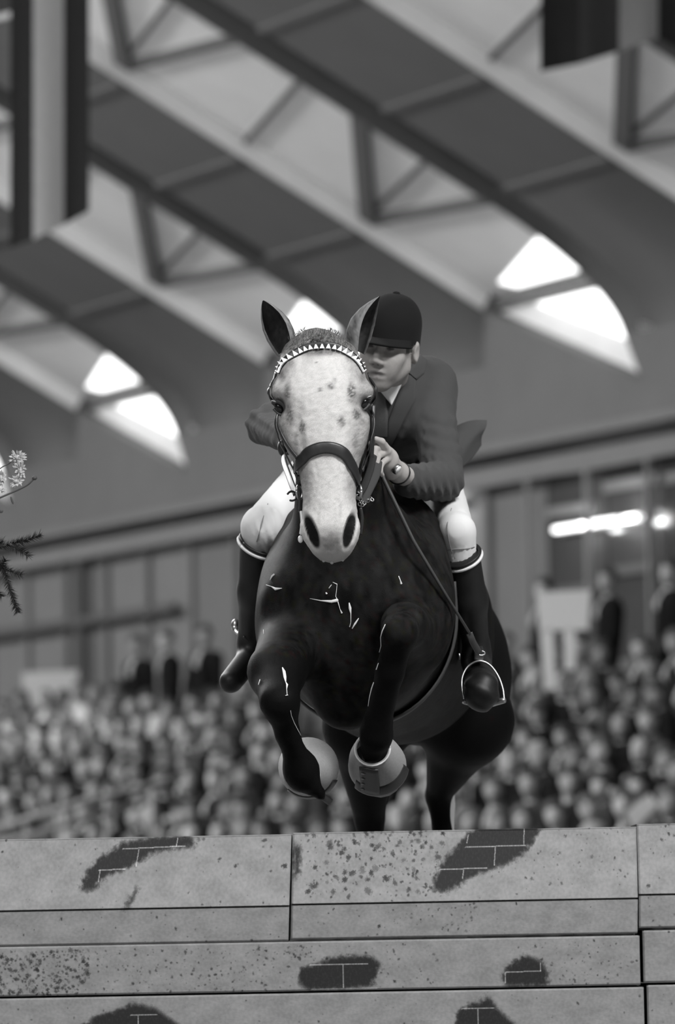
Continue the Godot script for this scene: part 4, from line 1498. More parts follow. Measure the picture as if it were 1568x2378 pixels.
func hand_field() -> Field:
	var f := Field.new()
	var w := P(925, 1097, 15.47)
	# palm and heel
	f.cone(P(958, 1116, 15.6), w, 0.031, 0.026, 0.02)
	f.cone(w, P(900, 1066, 15.37), 0.025, 0.026, 0.02)
	f.cone(P(900, 1064, 15.37), P(886, 1040, 15.335), 0.025, 0.021, 0.02)
	f.cone(P(908, 1098, 15.42), P(896, 1076, 15.35), 0.02, 0.018, 0.02)
	# four fingers curled round the rein: knuckle, middle joint, end joint, tip
	for q in [[878, 1026, 15.315, 864, 1030, 15.26, 861, 1050, 15.25, 868, 1060, 15.27, 0.0092], [887, 1037, 15.31, 871, 1043, 15.25, 867, 1066, 15.24, 875, 1076, 15.265, 0.0096], [893, 1050, 15.315, 878, 1059, 15.255, 873, 1082, 15.245, 881, 1092, 15.27, 0.0092], [899, 1066, 15.325, 886, 1077, 15.27, 882, 1095, 15.26, 888, 1103, 15.28, 0.0082]]:
		var a := P(q[0], q[1], q[2])
		var b := P(q[3], q[4], q[5])
		var c := P(q[6], q[7], q[8])
		var d := P(q[9], q[10], q[11])
		f.cone(P(898, 1072, 15.37).lerp(a, 0.55), a, 0.011, q[12] * 1.15, 0.012)
		f.cone(a, b, q[12] * 1.12, q[12], 0.004)
		f.cone(b, c, q[12] * 1.02, q[12] * 0.92, 0.004)
		f.cone(c, d, q[12] * 0.92, q[12] * 0.8, 0.004)
	# thumb along the top, leaving the side of the palm
	f.cone(P(909, 1078, 15.4), P(899, 1046, 15.31), 0.017, 0.012, 0.012)
	f.cone(P(899, 1046, 15.31), P(886, 1026, 15.265), 0.0115, 0.0105, 0.004)
	f.cone(P(886, 1026, 15.265), P(873, 1020, 15.24), 0.0105, 0.0085, 0.004)
	return f

func jacket_folds(p: Vector3, n: Vector3, t: int) -> Vector3:
	var q := to_px(p)
	var d := 0.0
	if t == JACKET:
		d += 0.0035 * noise.get_noise_3d(p.x * 14, p.y * 9, p.z * 12) + 0.002 * noise.get_noise_3d(p.x * 30, p.y * 16, p.z * 30)
		if q.x > 930 and q.y > 1060:      # creases across the bent forearm
			var e := smoothstep(935, 965, q.x)
			d += 0.0022 * e * sin((q.x - 0.35 * (q.y - 1110) + 0.0022 * pow(q.y - 1110, 2)) * 0.33 + 1.2 * noise.get_noise_2d(q.x * 0.02, q.y * 0.02))
		if q.x > 980 and q.y > 940 and q.y < 1075:   # drag lines on the upper arm
			d += 0.0022 * sin((q.y - 0.28 * (q.x - 1020)) * 0.19 + 2.0 * noise.get_noise_2d(q.x * 0.02, q.y * 0.01)) * smoothstep(940, 985, q.y) * smoothstep(1075, 1030, q.y)
		if q.x < 670: d += 0.003 * sin((q.x * 0.7 - q.y) * 0.17)
	elif t == BREECHES:
		d += 0.0016 * noise.get_noise_3d(p.x * 20, p.y * 9, p.z * 20)
		if q.y > 1270 and q.x > 1000: d += 0.0018 * sin(q.x * 0.55 - q.y * 0.1)
		if q.x > 590 and q.x < 640 and q.y > 1180: d += 0.002 * sin((q.x - q.y * 0.4) * 0.3)
	elif t == BOOT_B and q.y > 1560:
		d += 0.0025 * sin((q.y - q.x * 0.5) * 0.14)
	return p + n * d

func on_rider(x: float, y: float, lift := 0.0) -> Array:
	var r := ray(x, y).normalized()
	var t := 99.0
	var f: Field = RF[0]
	for k in RF:
		var d: float = k.trace(EYE, r, 15.0, 17.5)
		if d > 0.0 and d < t:
			t = d
			f = k
	if t > 50.0: return [P(x, y, 15.95), Vector3.BACK]
	var p := EYE + r * t
	var n := f.grad(p)
	return [p + n * lift, n]

func cloth_patch(a: Array, b: Array, n: int, m: int, lift: float) -> ArrayMesh:
	# a piece of cloth lying on the rider between two edges given in pixels
	var g := []
	for i in n + 1:
		var u := float(i) / n * (a.size() - 1)
		var k := mini(int(u), a.size() - 2)
		var pa: Vector2 = a[k].lerp(a[k + 1], u - k)
		var v := float(i) / n * (b.size() - 1)
		var l := mini(int(v), b.size() - 2)
		var pb: Vector2 = b[l].lerp(b[l + 1], v - l)
		var row := []
		for j in m + 1:
			var q := pa.lerp(pb, float(j) / m)
			var h := on_rider(q.x, q.y)
			row.append([h[0], h[1]])
		g.append(row)
	var st := begin()
	st.set_smooth_group(0)
	for i in n:
		for j in m:
			var c := []
			for w in [[i, j], [i, j + 1], [i + 1, j + 1], [i + 1, j]]:
				c.append(g[w[0]][w[1]][0] + g[w[0]][w[1]][1] * lift)
			quad(st, c[0], c[1], c[2], c[3])
	for e in [[0, false], [m, true]]:
		for i in n:
			var p: Array = g[i][e[0]]
			var q: Array = g[i + 1][e[0]]
			var c := [p[0] - p[1] * 0.002, p[0] + p[1] * lift, q[0] + q[1] * lift, q[0] - q[1] * 0.002]
			if e[1]: c.reverse()
			quad(st, c[0], c[1], c[2], c[3])
	return done(st)

func rider() -> void:
	var weave := noise_tex(0.4, 0.0, 1.0, 256, 2, 52)
	var jm := textured(mat("jacket_cloth", 0.06, 0.95, 0.25), noise_tex(0.3, 0.7, 1.0, 256, 3, 51), 12.0, weave, 0.05)
	jm.rim_enabled = true
	jm.rim = 0.25
	jm.rim_tint = 0.5
	var bm := textured(mat("breeches_cloth", 0.62, 0.9, 0.3), noise_tex(0.3, 0.9, 1.0, 256, 3, 53), 12.0, weave, 0.03)
	var boot := mat("boot_leather", 0.007, 0.5, 0.38)
	var skin := mat("skin", 1.0, 0.6, 0.4)
	skin.vertex_color_use_as_albedo = true
	skin.albedo_color = Color.WHITE
	var o := thing("person", "rider in dark jacket, white breeches and black boots crouched over the horse's neck", "person", P(870, 1180, 16.3))
	RF = rider_fields()
	var ms := {}
	for k in 4: ms.merge(field_meshes(RF[k].build(0.008), null, jacket_folds))
	var plain := func(p: Vector3, _n: Vector3, _t: int) -> Color:
		var v := 0.36 + 0.03 * noise.get_noise_3d(p.x * 90, p.y * 90, p.z * 90)
		return Color(v, v * 0.96, v * 0.93)
	var hf := head_field()
	var hb := hf.build(0.0044)
	var zero := PackedInt32Array()
	zero.resize(hb.tags.size())
	hb.tags = zero
	var body: ArrayMesh = field_meshes(hb, face_tint)[0]
	put("head", body, skin, o)
	put("hand", field_meshes(hand_field().build(0.0034), plain)[0], skin, o)
	var jk := put("jacket", ms[JACKET], jm, o)
	var br := put("breeches", ms[BREECHES], bm, o)
	var b1 := put("boot", ms[BOOT_A], boot, o)
	var b2 := put("boot", ms[BOOT_B], boot, o)
	# white piping and dark band round the boot tops
	var pipe := mat("boot_piping", 0.6, 0.6)
	for s in 2:
		var c := boot_top(s)
		var ax := BOOT_AX[s]
		var bt := b1 if s == 0 else b2
		put("boot_top_band", ring_mesh(c + ax * 0.002, ax, 0.0525, 0.005, 0, TAU, 36, 1.05), boot, bt)
		put("boot_piping", ring_mesh(c - ax * 0.009, ax, 0.0545, 0.0048, 0, TAU, 36, 1.05), pipe, bt)
	var seam := mat("seam_thread", 0.2, 0.9)
	put("seam", tube(curve([on_rider(1049, 1180, 0.0005)[0], on_rider(1040, 1215, 0.0005)[0], on_rider(1041, 1245, 0.0005)[0], on_rider(1050, 1285, 0.0005)[0]]), [0.0011], 5), seam, br)
	put("knee_patch_edge", tube(curve([on_rider(1040, 1277, 0.0005)[0], on_rider(1062, 1275, 0.0005)[0], on_rider(1085, 1274, 0.0005)[0], on_rider(1102, 1270, 0.0005)[0]]), [0.0014], 5), seam, br)
	put("seam", tube(curve([on_rider(622, 1170, 0.0005)[0], on_rider(612, 1200, 0.0005)[0], on_rider(603, 1235, 0.0005)[0], on_rider(596, 1258, 0.0005)[0]]), [0.0012], 5), seam, br)
	# shirt, tie, lapels
	var shirt := mat("shirt", 0.7, 0.8)
	var tie := textured(mat("tie_silk", 0.075, 0.45, 0.5), noise_tex(0.1, 0.5, 1.0, 128, 2, 55), 20.0)
	put("shirt_collar", cloth_patch([Vector2(944, 864), Vector2(930, 896), Vector2(909, 940)], [Vector2(878, 903), Vector2(894, 922), Vector2(909, 940)], 8, 4, 0.02), shirt, o)
	put("shirt_collar", cloth_patch([Vector2(850, 890), Vector2(856, 900), Vector2(862, 914)], [Vector2(868, 902), Vector2(868, 908), Vector2(862, 914)], 4, 3, 0.02), shirt, o)
	put("tie", cloth_patch([Vector2(868, 906), Vector2(872, 930), Vector2(866, 960), Vector2(864, 1010)], [Vector2(898, 906), Vector2(896, 930), Vector2(902, 960), Vector2(900, 1010)], 10, 5, 0.009), tie, o)
	put("lapel", cloth_patch([Vector2(944, 872), Vector2(918, 935), Vector2(900, 985), Vector2(888, 1050)], [Vector2(965, 876), Vector2(966, 930), Vector2(946, 962), Vector2(898, 1052)], 14, 6, 0.006), jm, jk)
	put("lapel", cloth_patch([Vector2(842, 900), Vector2(858, 950), Vector2(868, 990), Vector2(874, 1050)], [Vector2(818, 910), Vector2(826, 950), Vector2(846, 990), Vector2(868, 1050)], 10, 4, 0.006), jm, jk)
	put("collar", cloth_patch([Vector2(946, 868), Vector2(960, 850), Vector2(975, 828)], [Vector2(966, 884), Vector2(985, 868), Vector2(992, 842)], 6, 4, 0.009), jm, jk)
	# coat tail flying out behind
	var st := begin()
	st.set_smooth_group(0)
	var g := []
	for i in 9:
		var u := i / 8.0
		var row := []
		for j in 9:
			var v := j / 8.0
			var top := Vector2(1040, 1000).lerp(Vector2(1131, 975), u) + Vector2(0, -9 * sin(u * PI))
			var bot := Vector2(1050, 1100).lerp(Vector2(1117, 1034), u) + Vector2(4, 5) * sin(u * PI)
			var q := top.lerp(bot, v)
			row.append(P(q.x + 2.5 * sin(v * 7) * u, q.y, 16.45 + 0.12 * u + 0.025 * sin(v * 5.0 + u * 3.0)))
		g.append(row)
	for i in 8:
		for j in 8: quad(st, g[i][j], g[i + 1][j], g[i + 1][j + 1], g[i][j + 1])
	for i in 8:
		for j in 8: quad(st, g[i][j] + Vector3(0, 0, -0.004), g[i][j + 1] + Vector3(0, 0, -0.004), g[i + 1][j + 1] + Vector3(0, 0, -0.004), g[i + 1][j] + Vector3(0, 0, -0.004))
	put("coat_tail", done(st), jm, jk)
	cap(o)
	spur_and_watch()

func cap(own: Node3D) -> void:
	var velvet := textured(mat("cap_velvet", 0.012, 1.0, 0.2), noise_tex(0.3, 0.8, 1.0, 128, 2, 58), 20.0)
	velvet.rim_enabled = true
	velvet.rim = 0.12
	var o := Node3D.new()
	o.name = "riding_cap"
	own.add_child(o)
	var st := begin()
	st.set_smooth_group(0)
	var c := hl(-0.005, 0.054, -0.012)
	var rows := 16
	var segs := 40
	var g := []
	for i in rows + 1:
		var th := lerpf(0.0, 1.95, float(i) / rows)
		var row := []
		for k in segs:
			var ph := TAU * k / segs
			var low := 0.35 * maxf(0.0, -sin(ph)) * smoothstep(1.3, 1.95, th)      # lower at the nape
			var yy := cos(th + low * 0.5)
			var rr := pow(sin(minf(th, 1.62)), 0.92)
			row.append(c + HR * Vector3(0.079 * rr * cos(ph), 0.096 * (signf(yy) * pow(absf(yy), 0.92)), 0.108 * rr * sin(ph)))
		g.append(row)
	for i in rows:
		for k in segs:
			var k2 := (k + 1) % segs
			quad(st, g[i][k], g[i + 1][k], g[i + 1][k2], g[i][k2])
	put("crown", done(st), velvet, o)
	# peak
	st = begin()
	st.set_smooth_group(0)
	var n := 22
	var rows2 := []
	for j in 6:
		var e := j / 5.0
		var row := []
		for k in n + 1:
			var ph := deg_to_rad(lerpf(18.0, 162.0, float(k) / n))
			var out := 0.046 * e * pow(sin((ph - deg_to_rad(18.0)) / deg_to_rad(144.0) * PI), 0.7)
			row.append([c + HR * Vector3((0.081 + out * 0.6) * cos(ph), -0.026 - 0.014 * e - 0.006 * e * absf(cos(ph)), (0.108 + out) * sin(ph)), 0])
		rows2.append(row)
	for j in 5:
		for k in n:
			var q := [rows2[j][k][0], rows2[j][k + 1][0], rows2[j + 1][k + 1][0], rows2[j + 1][k][0]]
			quad(st, q[3], q[2], q[1], q[0])
			var d := HR * Vector3(0, -0.004, 0)
			quad(st, q[0] + d, q[1] + d, q[2] + d, q[3] + d)
	put("peak", done(st), velvet, o)
	put("rim_band", tube(rows2[5].map(func(r): return r[0]), [0.003], 6), velvet, o)
	put("button", ball(hl(-0.005, 0.15, -0.012), HR.x * 0.011, HR.y * 0.006, HR.z * 0.011, 6, 10), velvet, o)

func spur_and_watch() -> void:
	var steel := mat("steel", 0.35, 0.36, 0.5, 1.0)
	var strap_m := mat("black_leather", 0.012, 0.4)
	var w := thing("wristwatch", "wristwatch with a pale face on a dark strap", "watch", P(921, 1090, 15.47))
	var ax := (P(925, 1096, 15.47) - P(946, 1112, 15.55)).normalized()
	put("strap", ring_mesh(P(926, 1098, 15.476), ax, 0.0285, 0.0055, 0, TAU, 24), strap_m, w)
	var hd := ray(918, 1087).normalized()
	var hand := hand_field()
	var fc := EYE + hd * hand.trace(EYE, hd, 15.0, 16.0)
	var fn := hand.grad(fc)
	fc += fn * 0.006
	put("case", tube([fc - fn * 0.005, fc + fn * 0.004], [0.0145], 18, false), steel, w)
	put("face", tube([fc + fn * 0.004, fc + fn * 0.0055], [0.012], 18, false), mat("watch_face", 0.75, 0.2), w)
	var s := thing("spur", "bright steel spur at the heel of the boot beside the striding foreleg", "spur", P(548, 1460, 15.95))
	put("heel_band", tube(curve([P(575, 1478, 15.87), P(556, 1472, 15.92), P(546, 1462, 15.98)]), [0.006], 8), steel, s)
	put("neck", tube([P(548, 1465, 15.97), P(546, 1450, 16.0)], [0.010, 0.008], 8), steel, s)
	put("ball", ball(P(547, 1453, 15.99), Vector3.RIGHT * 0.013, Vector3.UP * 0.02, Vector3.BACK * 0.012), steel, s)
	put("strap", tube(curve([P(566, 1478, 15.87), P(578, 1490, 15.875), P(590, 1503, 15.88)]), [0.004], 6), strap_m, s)
	var wh := thing("riding_whip", "thin dark riding whip slanting from the hand down to the stirrup", "whip", P(890, 1100, 15.3))
	var lm := mat("whip_leather", 0.035, 0.45)
	put("shaft", tube([P(880, 1070, 15.3), P(891, 1112, 15.3), P(960, 1255, 15.28), P(1030, 1372, 15.32), P(1092, 1472, 15.42)], [pxm(5), pxm(5), pxm(4.4), pxm(3.8), pxm(3.4)], 8), lm, wh)
	put("lash_keeper", strap([P(1090, 1470, 15.42), P(1098, 1490, 15.44), P(1108, 1508, 15.46), P(1114, 1517, 15.47)], [Vector3.BACK, Vector3.BACK, Vector3.BACK, Vector3.BACK], pxm(16), 0.004), lm, wh)
	put("handle", tube([P(876, 1050, 15.3), P(880, 1070, 15.3)], [pxm(8), pxm(7)], 8), lm, wh)

# ------------------------------------------------------------------ bridle and saddle
func face_strap(px: Array, lift: float, w: float, thick: float) -> ArrayMesh:
	var pts := []
	var outs := []
	for q in curve(px.map(func(p): return Vector2(p[0], p[1])), 5):
		var h := on_head(q.x, q.y, lift)
		pts.append(h[0])
		outs.append(h[1])
	return strap(pts, outs, w, thick)

func bridle() -> void:
	var lea := textured(mat("bridle_leather", 0.016, 0.42, 0.5), noise_tex(0.2, 0.7, 1.0, 128, 3, 61), 14.0)
	var steel: StandardMaterial3D = M.steel
	var o := thing("bridle", "dark leather bridle with white toothed browband and broad noseband on the horse's head", "bridle", P(750, 1040, 14.9))
	var bb := [[648, 868], [655, 852], [670, 837], [695, 822], [720, 813], [748, 810], [778, 812], [804, 822], [824, 838], [835, 852], [842, 866]]
	var band := put("browband", face_strap(bb.map(func(q): return [q[0], q[1] - 3]), 0.002, pxm(19), 0.003), lea, o)
	var white := mat("browband_white", 0.72, 0.5)
	var line := curve(bb.map(func(p): return Vector2(p[0], p[1])), 8)
	var n := 21
	for k in n:
		var u: float = (k + 0.9) / (n + 0.8) * (line.size() - 1)
		var i := int(u)
		var c: Vector2 = line[i].lerp(line[mini(i + 1, line.size() - 1)], u - i)
		var tn: Vector2 = (line[mini(i + 1, line.size() - 1)] - line[maxi(i - 1, 0)]).normalized()
		var up := Vector2(tn.y, -tn.x)
		if up.y > 0: up = -up
		var half := 5.3
		var st := begin()
		var q := []
		for v in [c - tn * half - up * 3.5, c + up * 10.5, c + tn * half - up * 3.5]:
			var h := on_head(v.x, v.y, 0.009)
			q.append(h[0])
		slab_in(st, q, on_head(c.x, c.y)[1], 0.004)
		put("white_tooth", done(st), white, band)
	put("crown_strap", face_strap([[646, 866], [640, 890], [639, 905]], 0.004, pxm(16), 0.004), lea, o)
	# cheek pieces
	put("cheek_strap", face_strap([[640, 905], [640, 940], [645, 985], [654, 1025], [667, 1070], [678, 1110], [688, 1145]], 0.007, pxm(13), 0.004), lea, o)
	put("cheek_strap", face_strap([[847, 866], [858, 905], [861, 950], [860, 1000], [853, 1050], [842, 1095], [833, 1140]], 0.007, pxm(14), 0.004), lea, o)
	put("noseband_hanger", face_strap([[646, 962], [655, 990], [668, 1020], [681, 1047], [692, 1068]], 0.005, pxm(9), 0.004), lea, o)
	put("noseband_hanger", face_strap([[858, 950], [854, 1000], [844, 1050], [831, 1095]], 0.012, pxm(9), 0.004), lea, o)
	put("noseband", face_strap([[676, 1126], [682, 1104], [694, 1080], [714, 1062], [738, 1051], [760, 1048], [784, 1053], [806, 1069], [820, 1090], [829, 1118]], 0.004, pxm(28), 0.005), lea, o)
	put("flash_strap", face_strap([[676, 1118], [682, 1140], [690, 1165], [697, 1190]], 0.006, pxm(20), 0.005), lea, o)
	# bit, rings, shank and curb chain
	for s in 2:
		var c: Vector3 = on_head(690 if s == 0 else 833, 1143)[0] + Vector3(-0.006 if s == 0 else 0.006, 0, -0.005)
		put("bit_ring", ring_mesh(c, Vector3(1, 0, 0.5 if s == 0 else -0.5).normalized(), 0.019, 0.0035, 0, TAU, 20), steel, o)
		put("cheek_buckle", ring_mesh(c + Vector3(0, 0.035, 0), Vector3(0.2, 0, 1).normalized(), 0.0085, 0.0022, 0, TAU, 12), steel, o)
	var pale := mat("bit_metal", 0.55, 0.3, 0.6)
	put("bit_shank", tube(curve([P(700, 1188, 14.96), P(702, 1215, 14.95), P(699, 1240, 14.95)]), [pxm(4.2)], 8), pale, o)
	put("bit_shank", tube(curve([P(838, 1180, 14.98), P(842, 1205, 14.98), P(838, 1240, 14.98)]), [pxm(3.5)], 8), M.black_leather, o)
	put("shank_end", ball(P(698, 1252, 14.95), Vector3.RIGHT * pxm(6), Vector3.UP * pxm(9), Vector3.BACK * pxm(5), 8, 10), pale, o)
	put("rein_stop", ring_mesh(P(678, 1152, 15.0), Vector3(0.2, 0.1, 1).normalized(), pxm(11), pxm(2.6), 0.4, 5.2, 16), M.black_leather, o)
	var chain := [[833, 1151], [838, 1160], [836, 1171], [842, 1173], [846, 1168], [854, 1163], [860, 1158], [864, 1160]]
	for i in chain.size():
		put("chain_link", ring_mesh(P(chain[i][0], chain[i][1], 15.0), Vector3(sin(i * 1.9), cos(i * 1.9), 1.2).normalized(), pxm(4.6), pxm(1.3), 0, TAU, 10), steel, o)
	# reins
	var web := textured(mat("web_rein", 0.045, 0.8), noise_tex(0.4, 0.5, 1.0, 128, 2, 63), 30.0)
	put("rein", strap(curve([P(834, 1148, 15.0), P(846, 1128, 15.04), P(858, 1095, 15.12), P(868, 1058, 15.22)]), [Vector3.BACK].map(func(v): return v) + range(18).map(func(_i): return Vector3(0.25, 0.1, 1)), pxm(17), 0.004), lea, o)
	put("rein", strap(curve([P(842, 1166, 15.05), P(858, 1135, 15.12), P(874, 1100, 15.2), P(879, 1070, 15.26)]), range(19).map(func(_i): return Vector3(0.4, 0.15, 1)), pxm(20), 0.004), web, o)
	put("rein", strap(curve([P(688, 1148, 15.0), P(674, 1112, 15.1), P(660, 1062, 15.3), P(690, 1040, 15.42)]), range(19).map(func(_i): return Vector3(-0.4, 0.1, 1)), pxm(15), 0.004), lea, o)
	put("rein_loop", ball(P(656, 1040, 15.36), Vector3.RIGHT * pxm(12), Vector3.UP * pxm(20), Vector3.BACK * pxm(10), 8, 10), lea, o)
	put("rein", strap(curve([P(868, 940, 15.18), P(866, 985, 15.16), P(864, 1025, 15.18), P(862, 1070, 15.2)]), range(19).map(func(_i): return Vector3(0.3, 0.1, 1)), pxm(11), 0.004), lea, o)

func saddle() -> void:
	var lea := mat("saddle_leather", 0.014, 0.5, 0.5)
	var fl := textured(mat("fleece", 0.075, 0.95, 0.2), noise_tex(0.2, 0.4, 1.0, 256, 4, 66), 10.0)
	var steel: StandardMaterial3D = M.steel
	var o := thing("saddle", "dark jumping saddle with fleece pad, girth and stirrup under the rider", "saddle", P(900, 1190, 16.3))
	put("seat", tube(curve([P(878, 1170, 16.05), P(890, 1190, 16.25), P(915, 1200, 16.5), P(935, 1185, 16.7)]), [0.06, 0.09, 0.1, 0.11, 0.12, 0.13, 0.14, 0.145, 0.15, 0.155, 0.16, 0.165, 0.17, 0.17, 0.17, 0.17, 0.16, 0.14, 0.1], 14), lea, o)
	put("flap", slab([P(1006, 1180, 15.98), P(1040, 1215, 15.98), P(1062, 1300, 15.96), P(1082, 1420, 15.98), P(1078, 1520, 16.0), P(1050, 1515, 15.98), P(1040, 1400, 15.95), P(1038, 1300, 15.93), P(1020, 1225, 15.93)], Vector3(0.3, 0, 1), 0.02), lea, o)
	put("flap", slab([P(668, 1180, 15.98), P(640, 1200, 15.98), P(605, 1290, 15.96), P(590, 1420, 15.98), P(592, 1500, 16.0), P(614, 1490, 15.98), P(617, 1400, 15.95), P(622, 1290, 15.93), P(645, 1215, 15.93)], Vector3(-0.3, 0, 1), 0.02), lea, o)
	put("pad_roll", tube(curve([P(985, 1178, 15.86), P(1004, 1210, 15.86), P(1018, 1255, 15.86), P(1030, 1300, 15.86), P(1038, 1345, 15.86), P(1036, 1375, 15.87)]), [0.012, 0.013, 0.014, 0.014, 0.015, 0.015, 0.015, 0.015, 0.015, 0.016, 0.016, 0.016, 0.016, 0.016, 0.016, 0.016, 0.016, 0.017, 0.017, 0.017, 0.017, 0.017, 0.016, 0.016, 0.016, 0.016, 0.015, 0.014, 0.012, 0.01, 0.008], 10), fl, o)
	put("pad_roll", tube(curve([P(690, 1172, 15.86), P(664, 1198, 15.86), P(642, 1235, 15.86), P(628, 1285, 15.86), P(621, 1340, 15.87), P(618, 1400, 15.88)]), [0.01], 10), fl, o)
	# girth round the barrel
	var c := P(832, 1434, 15.68)
	var pts := []
	var outs := []
	for k in 41:
		var f := deg_to_rad(lerpf(-200.0, 20.0, k / 40.0))
		var d := Vector3(cos(f), sin(f), 0)
		var lo := 0.1
		var hi := 0.5
		for i in 18:
			var m := (lo + hi) / 2
			if HF.eval(c + d * m + Vector3(0, 0, -0.04 * absf(d.x)), HF.all) < 0.0: lo = m
			else: hi = m
		pts.append(c + d * (hi + 0.004) + Vector3(0, 0, -0.04 * absf(d.x)))
		outs.append(d)
	put("girth", strap(pts, outs, 0.11, 0.009), mat("girth_web", 0.03, 0.7), o)
	# stirrup iron and leather
	var st := put("stirrup_iron", tube(curve([P(1078, 1628, 15.66), P(1073, 1600, 15.67), P(1074, 1572, 15.68), P(1088, 1547, 15.69), P(1112, 1535, 15.69), P(1136, 1543, 15.69), P(1156, 1568, 15.68), P(1168, 1600, 15.67), P(1171, 1626, 15.66)]), [pxm(2.8)], 8), steel, o)
	put("tread", tube([P(1078, 1628, 15.66), P(1124, 1640, 15.72), P(1171, 1626, 15.66)], [0.009], 8), steel, st)
	put("stirrup_leather", strap([P(1106, 1470, 15.98), P(1110, 1500, 15.88), P(1113, 1520, 15.76), P(1113, 1534, 15.7)], [Vector3.BACK, Vector3.BACK, Vector3.BACK, Vector3.BACK], 0.026, 0.004), lea, st)
	put("leather_buckle", ring_mesh(P(1118, 1517, 15.74), Vector3(0.2, 0.2, 1).normalized(), pxm(9), pxm(2), 0, TAU, 12, 0.6), steel, st)
	put("girth_buckle", tube([P(1067, 1518, 15.86), P(1068, 1530, 15.86)], [pxm(2.5)], 6), steel, o)

# ------------------------------------------------------------------ greenery at the end of the jump
func plants() -> void:
	var nm := mat("needle", 0.02, 0.6)
	var wm := mat("twig_bark", 0.03, 0.8)
	var g := RandomNumberGenerator.new()
	g.seed = 19
	var Z := 14.75
	var o := thing("spruce", "dark spruce with needled twigs reaching over the end of the jump", "spruce", P(-170, 3000, Z) * Vector3(1, 0, 1))
	put("trunk", tube([Vector3(P(-170, 1300, Z).x, 0, -Z), P(-168, 1700, Z), P(-165, 1200, Z)], [0.03, 0.022, 0.006], 8), wm, o)
	var runs := [[[-166, 1330], [-90, 1300], [-30, 1275], [20, 1266], [55, 1256], [92, 1243]], [[24, 1264], [45, 1277], [66, 1290]], [[-166, 1360], [-70, 1320], [-15, 1305], [8, 1322], [20, 1360], [32, 1395], [40, 1420]], [[-15, 1300], [15, 1322], [48, 1334]], [[-60, 1322], [-25, 1350], [3, 1385]], [[-90, 1300], [-40, 1262], [5, 1258]], [[-50, 1316], [-10, 1330], [12, 1300]], [[-165, 1450], [-120, 1460], [-80, 1440]]]
	for q in runs:
		var pts := curve(q.map(func(p): return P(p[0], p[1], Z + 0.01 * sin(p[0]))), 6)
		var tw := put("twig", tube(pts, range(pts.size()).map(func(i): return lerpf(0.0035, 0.0012, float(i) / pts.size())), 6), wm, o)
		var st := begin()
		var total := 0.0
		for i in pts.size() - 1: total += pts[i].distance_to(pts[i + 1])
		var count := int(total / 0.0005)
		for k in count:
			var u := float(k) / count * (pts.size() - 1)
			var i := mini(int(u), pts.size() - 2)
			var p: Vector3 = pts[i].lerp(pts[i + 1], u - i)
			var t: Vector3 = (pts[i + 1] - pts[i]).normalized()
			var side := t.cross(Vector3(g.randf_range(-1, 1), g.randf_range(-1, 1), g.randf_range(-1, 1))).normalized()
			var e := p + (side * 0.85 + t * 0.6).normalized() * g.randf_range(0.014, 0.024)
			var w := t.cross(side) * 0.0011
			var h := side.cross(w).normalized() * 0.0011
			for v in [p - w, e, p + w, p - h, e, p + h]: st.add_vertex(v)
		tag(put("needles", done(st), nm, tw), "", "", "", "stuff")
	nm.cull_mode = BaseMaterial3D.CULL_DISABLED
	# pale flower heads
	var ZF := 14.55
	var pm := mat("petal", 0.32, 0.7)
	pm.cull_mode = BaseMaterial3D.CULL_DISABLED
	var sm := mat("stem_green", 0.035, 0.7)
	var f := thing("flower_spray", "spray of pale many-petalled flowers leaning in beside the jump", "flower", P(-150, 3000, ZF) * Vector3(1, 0, 1))
	put("stem", tube(curve([Vector3(P(-150, 1200, ZF).x, 0, -ZF), P(-150, 1600, ZF), P(-90, 1200, ZF), P(-20, 1165, ZF), P(25, 1145, ZF), P(62, 1127, ZF), P(80, 1110, ZF)]), [0.0028], 6), sm, f)
	put("stem", tube(curve([P(-60, 1190, ZF), P(-10, 1100, ZF), P(20, 1077, ZF), P(40, 1062, ZF)]), [0.0016], 6), sm, f)
	put("leaf", ball(P(28, 1162, ZF), Vector3(0.003, 0.001, 0), Vector3(-0.003, 0.01, 0), Vector3(0, 0, 0.0015), 6, 8), sm, f)
	put("leaf", ball(P(2, 1187, ZF), Vector3(0.006, 0, 0), Vector3(0, 0.005, 0), Vector3(0, 0, 0.002), 6, 8), sm, f)
	put("bud", ball(P(80, 1110, ZF), Vector3(0.007, 0, 0), Vector3(0, 0.006, 0), Vector3(0, 0, 0.006), 6, 8), sm, f)
	for h in [[40, 1062, 22, 22, 60], [46, 1092, 18, 26, 60], [38, 1118, 22, 16, 30], [2, 1110, 14, 24, 60], [-20, 1130, 24, 24, 40], [6, 1140, 12, 8, 14]]:
		var head := put("flower_head", ball(P(h[0], h[1], ZF - 0.004), Vector3(pxm(h[2] * 0.3), 0, 0), Vector3(0, pxm(h[3] * 0.3), 0), Vector3(0, 0, 0.005), 6, 8), pm, f)
		for k in int(h[4] * 1.3):
			var d := Vector3(g.randf_range(-1, 1), g.randf_range(-1, 1), g.randf_range(-0.2, 1)).normalized()
			var c := P(h[0], h[1], ZF)
			var e := c + Vector3(d.x * pxm(h[2]), d.y * pxm(h[3]), d.z * 0.014) * g.randf_range(0.6, 1.1)
			var sd := d.cross(Vector3(0.2, 0.4, 1)).normalized() * pxm(g.randf_range(1.4, 2.6))
			var st := begin()
			st.set_smooth_group(0)
			var b := c.lerp(e, 0.35)
			var m := c.lerp(e, 0.75) + Vector3.BACK * 0.001
			quad(st, b - sd * 0.3, m - sd, m + sd, b + sd * 0.3)
			st.add_vertex(m - sd); st.add_vertex(e); st.add_vertex(m + sd)
			put("petal", done(st), pm, head)

# ------------------------------------------------------------------ the stand and its spectators
const ROWS := 11

func row_d(r: int) -> float: return 1.15 + 0.62 * r
func row_seat(r: int) -> float: return 3.3 - 0.272 * r

